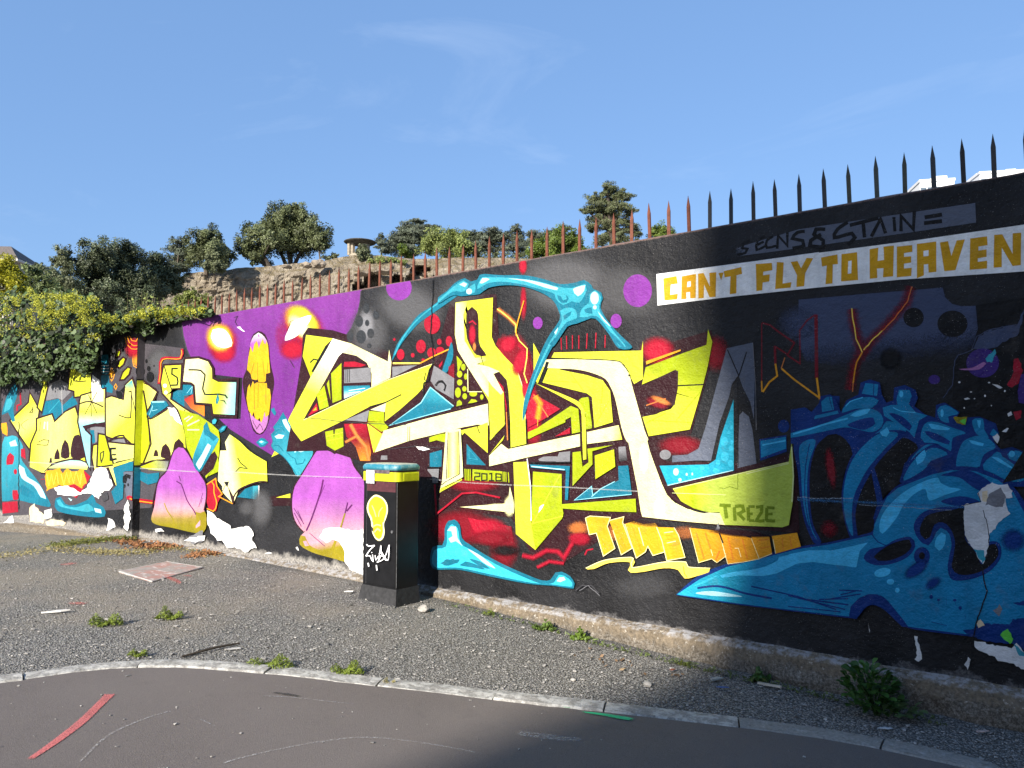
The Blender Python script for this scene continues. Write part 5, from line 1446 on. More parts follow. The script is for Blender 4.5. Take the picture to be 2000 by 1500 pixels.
E B2 : 915 968 10 8
E B2 : 1020 970 12 9
E B2 : 1056 1020 11 12
L B2 1.2 : 870 1110 970 1135
P B j : 1075 1165 1140 1150 1210 1120 1380 1130 1400 1090 1560 1080 1560 1330 1420 1260 1220 1235 1140 1205 1080 1180
P B j : 1400 985 1480 975 1480 1000 1420 1000
@Y3
P A5 : 1155 972 1250 945 1400 928 1500 905 1560 880 1700 805 1850 775 2010 775 2010 850 1850 862 1750 882 1600 955 1500 975 1300 972 1170 990
P A3 s : 965 1110 1100 1094 1330 1136 1100 1130
P A4 s : 950 1055 1060 1000 1160 960 1040 1030
L B2 4 s : 980 1070 1100 1055 1200 1065 1350 1110 1560 1150
#painted_lower_lettering
@Y3
S OC .4 : 60 600 150 80
S OC .45 : 430 640 380 100
S OC .4 : 880 640 160 80
S R .55 : 70 690 110 80
P OR2 : 105 525 140 510 300 520 275 590 335 762 245 822 190 642 135 655
P OR2 : 290 545 405 515 395 560 470 760 385 812 320 622
P OR2 : 412 572 480 550 560 572 650 565 702 640 720 790 632 817 592 745 572 790 502 837 442 662
P OR2 : 660 595 797 600 832 660 882 832 740 857 702 702
P OR g=OR2,OR@950,600,1150,650 : 920 602 1102 620 1150 640 1202 822 1132 872 1092 842 990 872 960 762
P OR : 1112 620 1300 650 1400 682 1462 842 1340 867 1217 882 1182 762
P OR : 1400 670 1540 670 1562 802 1452 845
P OR : 1560 665 1757 638 1787 747 1590 802
L YC 1.4 : 105 525 140 510 300 520 275 590 335 762 245 822 190 642 135 655 105 525
L YC 1.4 : 290 545 405 515 395 560 470 760 385 812 320 622
L YC 1.4 : 412 572 442 662 502 837 572 790 592 745 632 817 720 790
L YC 1.4 : 520 600 560 740
L YC 1.4 : 660 595 702 702 740 857 882 832 832 660 797 600
L YC 1.4 : 720 640 790 630
L YC 1.4 : 740 720 810 705
L YC 1.2 : 920 602 990 872 1092 842 1132 872 1202 822 1150 640
L YC 1.2 : 1100 820 1085 770
L YC 1.2 : 1182 762 1217 882 1340 867 1462 842 1400 682
L YC 1.2 : 1320 830 1300 760 1270 760
L YC 1.2 : 1452 845 1562 802
L YC 1.2 : 1590 802 1570 690
L OR 2.2 : 205 640 270 780
L OR 2.2 : 330 560 370 640
L OR 2 : 375 660 420 770
L OR 2 : 470 600 540 790
L OR 2 : 560 620 600 700
L OR 2 : 650 600 680 770
L OR 2 : 730 660 800 650
L OR 2 : 745 690 815 680
L OR 2 : 755 740 830 730
L O2 2.5 : 970 640 1030 840
L O2 2.5 : 1040 640 1080 760
L O2 2.5 : 1150 780 1120 850
L O2 2.5 : 1220 680 1260 850
L O2 2.5 : 1330 690 1370 840
L O2 2 : 1450 700 1540 690
L O2 2 : 1470 760 1550 745
L O2 2 : 1640 680 1650 770
L O2 2 : 1700 670 1715 755
L K 3 : 1150 640 1180 720
L K 2 : 1556 665 1572 800
S M .85 : 1300 640 330 42 -5
S M .5 : 560 560 260 40 -8
P YO s : 110 915 250 855 420 832 480 840 492 870 470 910 560 895 720 868 890 868 908 905 1080 915 1070 945 980 975 880 995 830 930 720 915 550 945 460 950 438 930 455 870 290 875 170 922
L YC 1.5 s : 110 915 250 855 420 832 480 840 470 910 720 868 890 868 908 905 1080 915
L OR 2 s : 870 900 880 960 900 985
S HG .4 : 560 1060 380 150
L D 2 j : 30 1090 80 1050 150 1050 215 1110
L G 1 j : 60 1090 130 1050 220 1130
#flaking_render
@Y5
P K : 1330 210 1500 170 1500 0 1467 0
P PL j : 1170 272 1200 240 1262 210 1300 225 1362 220 1397 262 1390 300 1345 312 1360 372 1380 405 1320 450 1290 490 1247 542 1240 622 1225 662 1218 712 1200 732 1150 652 1112 592 1085 542 1075 402 1085 362 1070 350 1190 332
P TN j : 1195 265 1230 260 1235 330 1195 325
P G j : 1240 280 1320 240 1350 300 1330 370 1220 350
L K 1.5 j : 1205 385 1230 470 1245 560 1240 600
L K 1.2 : 1172 272 1190 330 1075 355 1080 540 1110 592
P A j : 1150 640 1215 640 1218 712 1200 732
L K 2.5 j : 1200 735 1215 860 1232 910 1200 1000 1170 1080 1145 1200
L K 2 j : 1140 1200 1115 1360 1090 1400
P G j : 1270 1040 1310 1000 1332 1025 1310 1075
P PL j : 1150 1236 1215 1240 1230 1252 1300 1266 1390 1276 1422 1245 1470 1312 1560 1370 1560 1470 1400 1385 1340 1365 1300 1362 1280 1340 1200 1300 1150 1272
P A j : 1400 1250 1450 1290 1500 1340 1440 1330
P GR j : 1318 1190 1370 1150 1402 1222 1382 1257 1330 1217
P PL j : 750 1205 770 1212 802 1330 808 1360 785 1375 750 1360 772 1330
P PL j : 1085 1390 1110 1340 1125 1350 1110 1420
P PL j : 450 1120 460 1150 462 1185 455 1150
P TN j : 1160 1120 1185 1090 1215 1135 1180 1145
@Y4
P K : 1530 165 1941 100 2100 80 2100 1440 1941 1420 1842 1378 1742 1400 1732 1270 1702 1178 1562 1118 1392 1080 1330 980 1350 740 1360 610 1480 560 1548 370
L D 1.5 j : 1941 205 1890 400 1830 440 1720 490
L S2 1.5 j : 1905 330 1760 350 1640 380 1540 430 1495 550 1380 590 1350 640 1330 850 1250 960
P S2 j : 1650 380 1890 330 1940 200 1935 300 1890 420 1760 480 1720 520 1640 540 1560 545 1510 540 1550 440
E PD : 1590 660 140 125
P A j : 1615 625 1690 540 1708 570 1670 655 1625 655
P V2 s : 1385 712 1500 700 1600 650 1620 665 1560 715 1450 722
E PD : 1168 800 50 40
P R j : 1858 618 1902 620 1932 720 1892 840 1845 872 1800 850 1852 760
P PD : 1920 760 2100 700 2100 1040 1900 1000 1890 900
P R j : 1850 1080 1925 1060 1915 1130 1880 1150
P PL j : 1670 840 1710 840 1758 870 1740 882
P PL j : 1422 970 1455 960 1490 968 1450 980
E PL : 1390 825 10 8
E PL : 1610 942 8 10
E PL : 1490 908 10 5
E PL : 1645 828 10 6
E PL : 1780 900 7 9
E PL : 1665 1025 5 6
E PL : 1520 965 7 5
E PL : 1432 1045 6 8
P PL j : 1800 1100 1835 1075 1840 1110 1810 1120
P PL j : 1760 1250 1800 1215 1815 1220 1790 1255
P PL j : 1680 1290 1720 1262 1738 1290 1715 1345
P OL j : 1338 1125 1452 1118 1440 1192 1372 1182
P GR j : 1395 1150 1445 1140 1440 1190
"""
PAINT4 = """
#wall_cracks
@Z5
L K 2.2 j : 1269 -60 1262 150 1245 400 1262 520 1270 660
L K 2.5 j : 1270 660 1235 720 1230 810 1190 830 1185 950
L K 1.2 j : 1200 740 1190 800 1250 830
L D 1 j : 180 1130 700 1180 1040 1190
L D 1 j : 890 1400 1100 1375 1340 1390
P W j : 1100 1370 1180 1375 1240 1400 1160 1412
@Z8
G W2 1.6 .42 : 0 480 300 510 680 530
G W2 1.6 .42 : 690 530 1080 545 1700 580
@Z4
G W2 1.6 .42 : 0 545 400 570
G W2 1.6 .42 : 600 560 1050 590 1340 605 1920 625
@Z2
G W2 1.6 .42 : 215 835 400 845 640 862 700 870
G W2 1.6 .42 : 1010 880 1230 885
L K 1.5 j : 140 540 140 1180
G W2 1.6 .42 : 445 200 460 480
@Y5
G A6 4 .45 : 0 316 550 340 1080 366
G W3 1.2 .5 j : 0 300 140 310 360 308
G W3 1 .5 j : 400 350 1000 385
"""
for t in (PAINT1, PAINT2, PAINT3, PAINT4):  # right letters and beak tip: change from sun to shade is in their paint
    before = set(bpy.data.objects); paint_all(t, None)
    for o in set(bpy.data.objects) - before:
        if o.parent is None: wpart(o)

# ------------------------------------------------------------------ street cabinet in front of the wall
def cabinet():
    X0, X1, Y0, Y1 = -5.385, -4.945, -.56, -.30; zb = zg(-5.2); root = empty('street_cabinet', ((X0 + X1) / 2, (Y0 + Y1) / 2, zb), 'tall black street cabinet painted with a yellow light bulb, standing before the mural', 'cabinet')
    off = Matrix.Translation(-root.location)
    def pt(o, par=None): o.parent = par or root; o.matrix_parent_inverse = Matrix() if par else off; return o
    blk = simple('glossy_black_paint', (.007, .007, .008), .45, .25, .3, 12, .08); 
    b = MB().box((X0, Y0, zb + .12), (X1, Y1, 1.10), .012); pt(b.build('body', blk, smooth=False))
    pm = simple('dusty_black_plinth', (.030, .030, .032), .75, .3, .4, 25, .4)
    b = MB(); A = [(X0 - .06, Y0 - .02), (X1 + .012, Y0 - .02), (X1 + .012, Y1 + .02), (X0 - .06, Y1 + .02)]; B = [(X0 - .004, Y0 - .004), (X1 + .004, Y0 - .004), (X1 + .004, Y1 + .004), (X0 - .004, Y1 + .004)]
    a_ = [b.bm.verts.new((*p, zb - .08)) for p in A]; c_ = [b.bm.verts.new((*p, zb + .135)) for p in B]
    for i in range(4): b.bm.faces.new((a_[i], a_[(i + 1) % 4], c_[(i + 1) % 4], c_[i]))
    b.bm.faces.new(c_); pt(b.build('plinth', pm))
    # door: a slightly raised leaf with a dark gap round it
    door = pt(MB().box((X0 + .055, Y0 - .006, zb + .15), (X1 - .012, Y0 + .004, 1.115), .003, 1).build('door', blk))
    pt(MB().box((X0 + .056, Y0 - .0068, 1.0), (X1 - .013, Y0 - .003, 1.09)).build('maroon_band', simple('maroon_paint', (.07, .02, .026), .5, .4, .3, 40)), door)
    worn = simple('worn_metal_edge', (.09, .09, .095), .5, .4, .5, 60)
    pt(MB().box((X1 - .004, Y0 - .0012, zb + .15), (X1 + .0012, Y0 + .004, 1.08), .0015, 1).build('edge_trim', worn))
    pt(MB().box((X0 + .0525, Y0 - .0065, zb + .15), (X0 + .0545, Y0 + .003, 1.09)).build('door_seam', worn))
    for z in (.42, .86): pt(MB().tube([(X0 + .045, Y0 - .006, z), (X0 + .045, Y0 - .006, z + .07)], .008, 8).build('hinge', blk))
    pt(MB().tube([(X1 - .05, Y0 - .002, .66), (X1 - .05, Y0 - .014, .66)], .013, 10).build('lock', worn), door)
    def rounded(x0, x1, y0, y1, r, k=6):
        out = []
        for cx, cy, a0 in ((x1 - r, y1 - r, 0), (x0 + r, y1 - r, 90), (x0 + r, y0 + r, 180), (x1 - r, y0 + r, 270)):
            for i in range(k + 1): a = R(a0 + 90 * i / k); out.append((cx + r * math.cos(a), cy + r * math.sin(a)))
        return out
    g = .016
    yl = simple('yellow_green_paint', (.5, .54, .012), .38, .5, .1, 15, .06)
    col = pt(MB().prism([(x, y) for x, y in rounded(X0 - g, X1 + g, Y0 - g, Y1 + g, .05)], 2, 1.092, 1.172).build('collar', yl))
    rib = MB()
    for i in range(13): y = Y0 + .06 + i * .0145; rib.box((X1 + g - .002, y, 1.098), (X1 + g + .004, y + .006, 1.165))
    pt(rib.build('grille', yl), col)
    pt(MB().prism(rounded(X0 - .004, X1 + .004, Y0 - .004, Y1 + .004, .045), 2, 1.170, 1.192).build('shadow_gap', simple('dark_gap_paint', (.03, .012, .014), .6)))
    # lid: rounded cap with a soft upper edge
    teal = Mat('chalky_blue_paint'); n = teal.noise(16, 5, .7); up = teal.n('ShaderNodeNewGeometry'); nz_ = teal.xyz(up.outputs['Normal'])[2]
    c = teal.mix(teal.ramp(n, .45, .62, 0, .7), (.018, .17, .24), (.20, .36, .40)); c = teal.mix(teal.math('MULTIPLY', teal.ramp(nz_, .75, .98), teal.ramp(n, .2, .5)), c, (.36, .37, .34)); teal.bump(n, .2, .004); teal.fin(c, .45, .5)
    b = MB(); prev = None
    for dz, ins in ((1.188, .0), (1.212, -.004), (1.232, .004), (1.243, .018), (1.246, .05)):
        rg = [b.bm.verts.new((x, y, dz)) for x, y in rounded(X0 - g - .004 + ins, X1 + g + .004 - ins, Y0 - g - .004 + ins, Y1 + g + .004 - ins, .06)]
        if prev:
            for i in range(len(rg)): b.bm.faces.new((prev[i], prev[(i + 1) % len(rg)], rg[(i + 1) % len(rg)], rg[i]))
        else: b.bm.faces.new(rg[::-1])
        prev = rg
    b.bm.faces.new(prev); pt(b.build('lid', teal.m, smooth=True))
    # catch plate and sticker on the collar
    pt(MB().box((X0 + .06, Y0 - g - .006, 1.158), (X0 + .36, Y0 - g + .01, 1.192), .004, 1).build('hinge_flap', simple('maroon_grey_metal', (.11, .08, .085), .4, .5, .5, 30)))
    st = simple('silvery_sticker', (.55, .55, .58), .4, .5, .5, 45, .05)
    pt(MB().box((X0 + .062, Y0 - g - .009, 1.068), (X0 + .172, Y0 - g - .0062, 1.185)).build('sticker', st), col)
    # flat paint on the door: everything in the plane just proud of the leaf
    yf = Y0 - .0072
    def f_at(zx, zy): p = wall_at(680 + zx / 4.285, 860 + zy / 4.285, yf); return (p.x, p.z)
    lv = [0]
    def flat(name, polys, mat, par):
        bm = bmesh.new()
        for Q in polys:
            lv[0] += 1; y = yf - .0003 * lv[0]; vs = [bm.verts.new((q[0], y, q[1])) for q in Q]
            for t in tessellate_polygon([[Vector((q[0], q[1], 0)) for q in Q]]): 
                f = bm.faces.new([vs[i] for i in t])
        for f in bm.faces:
            f.normal_update()
            if f.normal.y > 0: f.normal_flip()
        me = bpy.data.meshes.new(name); bm.to_mesh(me); bm.free(); return pt(link(name, me, None, mat), par)
    def Pz(s, sm=True):
        v = [float(t) for t in s.split()]; P = [(v[i], v[i + 1]) for i in range(0, len(v), 2)]
        if sm: P = [tuple(p) for p in spline(P, True, 12)]
        return [f_at(*p) for p in P]
    def Lz(s, w):
        v = [float(t) for t in s.split()]; P = spline([(v[i], v[i + 1]) for i in range(0, len(v), 2)], False, 14); L, Rr = ribbon(P, w); out = []
        for i in range(len(P) - 1): out.append([f_at(*L[i]), f_at(*L[i + 1]), f_at(*Rr[i + 1]), f_at(*Rr[i])])
        return out
    cream = simple('cream_paint', (.74, .70, .4), .5, .4, .06); gold = simple('egg_yellow_paint', (.70, .46, .012), .5, .4, .08); amber = simple('amber_paint', (.66, .36, .008), .5, .4, .1); pale = simple('pale_yellow_paint', (.9, .75, .2), .5, .4, .05)
    bulb = flat('painted_light_bulb', [Pz('235 455 290 480 325 530 332 590 318 650 300 700 305 770 292 820 262 842 230 825 205 780 195 730 190 670 165 610 156 560 170 510 200 472')], cream, door)
    flat('bulb_glass', [Pz('235 470 285 492 315 540 320 595 306 650 288 690 210 690 200 650 175 600 170 555 182 512 208 482')], gold, bulb)
    flat('bulb_base', [Pz('208 690 288 690 292 760 280 810 258 828 232 812 212 770', False)], amber, bulb)
    flat('filament', Lz('200 545 220 590 235 640', 9) + Lz('290 560 262 600 258 640', 8) + Lz('215 720 245 705 278 715', 12) + Lz('222 770 250 740 275 760', 14), pale, bulb)
    flat('bulb_base_shadow', [Pz('196 715 212 735 212 765 200 750', False)], simple('black_spot_paint', (.02, .02, .02), .5), bulb)
    wht = simple('white_marker_paint', (.8, .8, .82), .5, .4, .05)
    flat('white_tag', sum([Lz(*a) for a in (('158 870 175 885 228 878', 9), ('228 878 190 915 160 960 155 968', 9), ('155 968 190 965 205 1000 220 1015', 8), ('212 955 218 1012', 8), ('205 935 210 940', 8), ('235 960 242 1000 262 970 268 1000 285 960', 7), ('262 1022 280 925 288 880 292 940 330 1000 350 998', 8), ('255 1018 300 1000 330 960 362 872', 8), ('362 872 352 1000 300 930', 7), ('278 945 300 940 310 965 285 965', 6), ('188 1022 195 1052', 11), ('258 1040 264 1085', 10))], []), wht, door)
    for o in bpy.data.objects:
        if o.name.startswith(('filament', 'white_tag')): o['kind'] = 'stuff'
    return root
cabinet()
# ------------------------------------------------------------------ foliage
def leaf_mat(name, c, var=.35, rough=.5, trans=.25, hue=(1, 1, 1)):
    m = Mat(name); a = m.n('ShaderNodeAttribute', attribute_name='tone')
    lo = tuple(v * (1 - var) for v in c); hi = tuple(min(1, v * (1 + var) * h) for v, h in zip(c, hue))
    col = m.mix(a.outputs['Fac'], lo, hi); m.fin(col, rough, .35)
    tl = m.n('ShaderNodeBsdfTranslucent'); ms = m.n('ShaderNodeMixShader'); ms.inputs[0].default_value = trans
    m.l(col, tl.inputs[0]); m.l(m.bs.outputs[0], ms.inputs[1]); m.l(tl.outputs[0], ms.inputs[2]); m.l(ms.outputs[0], m.out.inputs[0])
    return m.m
SHAPES = {'quad': [(-.5, 0), (0, -.32), (.5, 0), (0, .32)], 'needle': [(-.6, -.05), (.6, -.05), (.6, .05), (-.6, .05)],
          'ivy': [(-.5, 0), (-.38, -.36), (.05, -.42), (.5, 0), (.05, .42), (-.38, .36)], 'long': [(-.6, 0), (-.1, -.16), (.6, 0), (-.1, .16)]}
def leaves_mesh(name, P, size, shape='quad', out=None, droop=0., tone=None, fold=.12, g=None):
    """P: n x 3 centres. out: n x 3 direction the blades face (mixed with chance)"""
    g = g or nrng; n = len(P); S = np.array(SHAPES[shape]); k = len(S)
    N = g.normal(size=(n, 3)); 
    if out is not None: N = N * .55 + out
    N /= np.linalg.norm(N, axis=1)[:, None] + 1e-9
    A = g.normal(size=(n, 3)); A[:, 2] -= droop * 2; A -= N * (A * N).sum(1)[:, None]; A /= np.linalg.norm(A, axis=1)[:, None] + 1e-9
    B = np.cross(N, A); sz = size * g.uniform(.65, 1.35, n)
    V = P[:, None, :] + (A[:, None, :] * S[None, :, 0:1] + B[:, None, :] * S[None, :, 1:2] - N[:, None, :] * (np.abs(S[None, :, 1:2]) * fold * 2)) * sz[:, None, None]
    V = V.reshape(-1, 3); me = bpy.data.meshes.new(name); me.vertices.add(n * k); me.vertices.foreach_set('co', V.astype(np.float32).ravel())
    me.loops.add(n * k); me.loops.foreach_set('vertex_index', np.arange(n * k, dtype=np.int32)); me.polygons.add(n)
    me.polygons.foreach_set('loop_start', np.arange(n, dtype=np.int32) * k); me.update(calc_edges=True)
    t = g.uniform(0, 1, n) if tone is None else tone
    a = me.attributes.new('tone', 'FLOAT', 'POINT'); a.data.foreach_set('value', np.repeat(t, k).astype(np.float32)); return me
def clump_points(c, r, squash, n, sub=26, rs=.36, shell=.66, flat=1.0):
    """points in tufts spread through an ellipsoid: uneven outline, gaps between the tufts"""
    d = nrng.normal(size=(sub, 3)); d /= np.linalg.norm(d, axis=1)[:, None]
    rad = r * (shell + (1 - shell) * nrng.uniform(-1.3, 1, sub)); C = d * rad[:, None] * np.array([1, 1, squash]); w = nrng.integers(0, sub, n)
    q = nrng.normal(size=(n, 3)); q /= np.linalg.norm(q, axis=1)[:, None]; q *= (nrng.uniform(0, 1, n) ** .45)[:, None] * (r * rs * nrng.uniform(.6, 1.3, sub)[w])[:, None] * np.array([1, 1, flat])
    return C[w] + q + np.array(c), w, d[w]
BARK = simple('grey_brown_bark', (.10, .08, .06), .9, .2, .4, 12, .5); BARK_DARK = simple('dark_bark', (.055, .045, .036), .9, .2, .4, 12, .5)
def tree(name, label, cat, group, dist, base, clumps, mat, leaf=.22, dens=1.0, squash=.85, shape='quad', trunks=1, rs=.34, flat=1.0, trunk_r=.22, bark=None, sub=26, upward=.25):
    bp = deep(base[0], base[1], dist); root = empty(name, bp, label, cat, group); sc = dist / FPX; pts = []; outs = []; tones = []
    cs = []
    for i, c in enumerate(clumps):
        px, py, r = c[:3]; r *= 1.19; sq = c[3] if len(c) > 3 else squash; dd = c[4] if len(c) > 4 else rng.uniform(-.5, .5) * r * sc
        ctr = deep(px, py, dist + dd); rr = r * sc; cs.append((ctr, rr)); n = int(dens * 130 * (rr / leaf) ** 1.42 + 100)
        p, w, dn = clump_points(ctr, rr, sq, n, sub, rs, flat=flat); pts.append(p); dn = dn + np.array([0, 0, upward]); outs.append(dn); tn = nrng.uniform(0, 1, sub)[w] * .6 + nrng.uniform(0, .4, n); tones.append(tn)
    P = np.concatenate(pts) - np.array(bp); me = leaves_mesh('crown', P, leaf, shape, np.concatenate(outs), tone=np.concatenate(tones)); link('crown', me, root, mat)
    tr = MB(); low = min(c.z - .3 * r for c, r in cs)
    for k in range(trunks):
        b = Vector((rng.uniform(-.5, .5) * (trunks > 1), rng.uniform(-.4, .4) * (trunks > 1), -.5)); 
        tgt = cs[k % len(cs)] if trunks > 1 else min(cs, key=lambda c: abs(c[0].x - bp.x)); top = tgt[0] - bp
        mid = b.lerp(top, .5) + Vector((rng.uniform(-.25, .25), 0, 0)) * (1 + top.length * .05)
        rt_ = trunk_r / (1 + .35 * (trunks - 1)); tr.tube([b, b.lerp(mid, .5), mid, mid.lerp(top, .6), top], [rt_ * 1.25, rt_, rt_ * .75, rt_ * .5, rt_ * .2])
        for c, r in cs:
            if (c - bp - top).length < .1: continue
            e = c - bp; s = b.lerp(top, .45)
            if trunks == 1 or rng.random() < .5: tr.tube([s, s.lerp(e, .5) + Vector((0, 0, -.15 * r)), e], [rt_ * .5, rt_ * .35, rt_ * .1], 5)
    tr.build('trunk', bark or BARK, root); return root
OAK = leaf_mat('holm_oak_leaves', (.105, .122, .052), .55, .5, .15); OAK2 = leaf_mat('grey_green_leaves', (.145, .162, .085), .5, .55, .2)
EVER = leaf_mat('dark_evergreen_leaves', (.075, .092, .046), .6, .5, .12); CEDAR = leaf_mat('blue_cedar_needles', (.095, .112, .075), .5, .6, .1)
BUSH = leaf_mat('fresh_green_leaves', (.12, .17, .028), .5, .5, .3); PALEB = leaf_mat('pale_yellow_green_leaves', (.22, .26, .075), .4, .5, .3); YELL = leaf_mat('yellow_leaves', (.36, .34, .02), .4, .5, .35)
PINE = leaf_mat('pine_needles', (.11, .125, .058), .6, .55, .15); DRY = leaf_mat('dry_stems', (.28, .24, .13), .5, .7, .3)
HILL = 'trees on the quarry hilltop'
tree('holm_oak', 'largest rounded dark tree on the cliff with several bare stems', 'tree', HILL, 84, (571, 516), [(565, 440, 40), (605, 452, 34), (530, 448, 34), (560, 470, 34), (590, 480, 28), (548, 425, 26), (585, 422, 26), (565, 412, 18, .6), (622, 470, 22)], OAK, .20, 1.15, trunks=4, trunk_r=.42, bark=BARK_DARK)
tree('holm_oak', 'dark tree leaning against the left side of the largest one', 'tree', HILL, 82, (521, 517), [(500, 462, 34), (480, 482, 24), (515, 492, 26), (530, 470, 24), (492, 498, 20)], OAK, .20, 1.1, trunks=2, trunk_r=.3, bark=BARK_DARK)
tree('young_oak', 'slim young tree with a bare stem right of the largest tree', 'tree', HILL, 82, (628, 514), [(625, 462, 17, 1.1), (628, 480, 13), (617, 475, 11)], OAK, .18, 1.1, trunk_r=.10)
tree('rounded_shrub', 'dense rounded evergreen on the left end of the cliff edge', 'tree', HILL, 78, (402, 528), [(398, 478, 32), (420, 492, 30), (385, 500, 26), (412, 462, 20), (440, 500, 22)], OAK, .19, 1.2, trunk_r=.2)
tree('rounded_shrub', 'greyish bush hanging over the cliff edge in front of darker trees', 'bush', HILL, 76.5, (420, 538), [(419, 505, 23), (412, 518, 16), (430, 520, 15)], OAK2, .17, 1.3, trunk_r=.1)
tree('blue_cedar', 'bluish loose conifer left of the rounded evergreens', 'tree', HILL, 80, (350, 545), [(352, 470, 15, .5), (345, 484, 22, .4), (360, 496, 22, .4), (345, 510, 28, .4), (356, 525, 26, .4), (335, 530, 22, .5)], CEDAR, .24, .9, shape='long', trunk_r=.22, flat=.5)
tree('dark_evergreen', 'broad dark tree, left half of the big clump above the ivy', 'tree', HILL, 66, (190, 600), [(192, 494, 30), (175, 515, 30), (205, 525, 34), (180, 550, 32), (215, 560, 30), (192, 575, 28)], EVER, .17, 1.2, trunk_r=.3, bark=BARK_DARK)
tree('dark_evergreen', 'broad dark tree, right half of the big clump above the ivy', 'tree', HILL, 68, (250, 600), [(238, 492, 30), (252, 505, 30), (240, 530, 34), (270, 545, 30), (245, 570, 34), (280, 575, 28)], EVER, .17, 1.2, trunk_r=.3, bark=BARK_DARK)
tree('dark_evergreen', 'lower dark tree between the big clump and the bluish conifer', 'tree', HILL, 72, (308, 590), [(298, 512, 24), (318, 522, 24), (300, 540, 28), (330, 545, 24), (312, 565, 28), (345, 560, 20)], EVER, .17, 1.1, trunk_r=.25, bark=BARK_DARK)
tree('feathery_tree', 'small feathery grey green tree beside the dark clump, far left', 'tree', HILL, 64, (125, 560), [(122, 494, 15, 1.1), (130, 510, 17), (115, 512, 13), (126, 530, 16)], OAK2, .15, .9, trunk_r=.1)
tree('hill_shrub', 'low green shrub on the slope below the feathery tree', 'bush', HILL, 60, (105, 575), [(100, 535, 20, .8), (80, 525, 11), (112, 552, 20), (92, 555, 20), (135, 555, 18)], OAK2, .15, 1, trunk_r=.08)
tree('hill_shrub', 'dark hollow thicket under the big clump of trees', 'bush', HILL, 64, (160, 600), [(140, 560, 18, .7), (160, 590, 26), (210, 595, 26), (250, 600, 26), (120, 590, 26)], EVER, .16, 1, trunk_r=.08, bark=BARK_DARK)
tree('cedar', 'wide dark cedar with layered branches right of the lookout', 'tree', HILL, 92, (800, 505), [(815, 432, 14, .35), (800, 444, 26, .3), (825, 450, 26, .3), (785, 458, 26, .3), (812, 466, 38, .3), (780, 474, 32, .3), (830, 474, 30, .3), (800, 488, 34, .4), (845, 445, 14, .3), (765, 482, 18, .4)], CEDAR, .26, 1.0, shape='long', trunk_r=.35, flat=.4, bark=BARK_DARK)
tree('cedar', 'little spiky conifer close beside the lookout roof', 'tree', HILL, 90, (745, 495), [(744, 460, 6, .8), (743, 470, 11, .5), (746, 480, 14, .5), (752, 488, 14, .5)], CEDAR, .24, .9, shape='long', trunk_r=.1, flat=.5)
tree('pale_tree', 'pale yellow green bushy tree in front of the wide cedar', 'tree', HILL, 84, (870, 505), [(856, 466, 24), (882, 458, 24), (835, 482, 20), (905, 478, 22), (870, 485, 26), (895, 492, 20)], PALEB, .19, 1.0, trunk_r=.12)
tree('hill_shrub', 'small green shrub between the two cedars left of the pale tree', 'bush', HILL, 86, (790, 503), [(788, 488, 12), (798, 494, 10)], BUSH, .18, 1, trunk_r=.06)
tree('hill_shrub', 'dark green shrub at the right foot of the pale tree', 'bush', HILL, 85, (922, 500), [(918, 484, 15), (932, 490, 12)], OAK, .18, 1.1, trunk_r=.06)
tree('cedar', 'first of the drooping cedars right of the pale tree', 'tree', HILL, 100, (935, 510), [(918, 455, 16, .3), (935, 462, 24, .3), (905, 462, 16, .3), (940, 478, 26, .4)], CEDAR, .26, 1, shape='long', trunk_r=.3, flat=.45, bark=BARK_DARK)
tree('cedar', 'broadest of the drooping cedars above the low hedge', 'tree', HILL, 100, (968, 510), [(965, 455, 24, .3), (980, 464, 22, .35), (950, 468, 20, .4), (968, 482, 26, .4)], CEDAR, .26, 1, shape='long', trunk_r=.3, flat=.45, bark=BARK_DARK)
tree('cedar', 'upright drooping cedar just left of the bright green bush', 'tree', HILL, 98, (1010, 510), [(1010, 448, 12, .7), (1008, 460, 17, .6), (1012, 475, 19, .6), (1020, 488, 18, .6), (998, 485, 16, .6)], CEDAR, .26, 1, shape='long', trunk_r=.3, flat=.6, droop=0) if False else tree('cedar', 'upright drooping cedar just left of the bright green bush', 'tree', HILL, 98, (1010, 510), [(1010, 448, 12, .7), (1008, 460, 17, .6), (1012, 475, 19, .6), (1020, 488, 18, .6), (998, 485, 16, .6)], CEDAR, .26, 1, shape='long', trunk_r=.3, flat=.6, bark=BARK_DARK)
tree('cedar', 'far cedar showing above the bright green bush', 'tree', HILL, 104, (1045, 510), [(1040, 458, 15, .4), (1052, 464, 18, .4), (1035, 475, 18, .5), (1105, 446, 12, .4), (1080, 455, 16, .4)], CEDAR, .26, 1, shape='long', trunk_r=.3, flat=.5, bark=BARK_DARK)
tree('round_bush', 'big bright green dome shaped bush left of the tall pine', 'bush', HILL, 80, (1085, 512), [(1092, 466, 26), (1065, 480, 22), (1115, 472, 24), (1080, 490, 28), (1050, 495, 20), (1130, 480, 20), (1105, 490, 22)], BUSH, .17, 1.35, trunk_r=.1)
tree('tall_pine', 'tall pine rising highest above the wall', 'tree', HILL, 82, (1200, 500), [(1185, 368, 20, .55), (1205, 376, 20, .5), (1165, 384, 18, .5), (1222, 386, 16, .5), (1190, 392, 26, .45), (1165, 404, 20, .45), (1215, 402, 24, .45), (1148, 412, 16, .45), (1190, 416, 26, .4), (1232, 416, 14, .5), (1170, 428, 26, .4), (1215, 430, 24, .45), (1195, 446, 28, .45), (1230, 444, 18, .45), (1160, 442, 18, .5), (1242, 456, 14, .5), (1215, 466, 24, .5), (1180, 464, 24, .5), (1235, 474, 14, .5)], PINE, .20, 1.05, shape='long', trunk_r=.4, flat=.55, sub=18, bark=BARK_DARK)
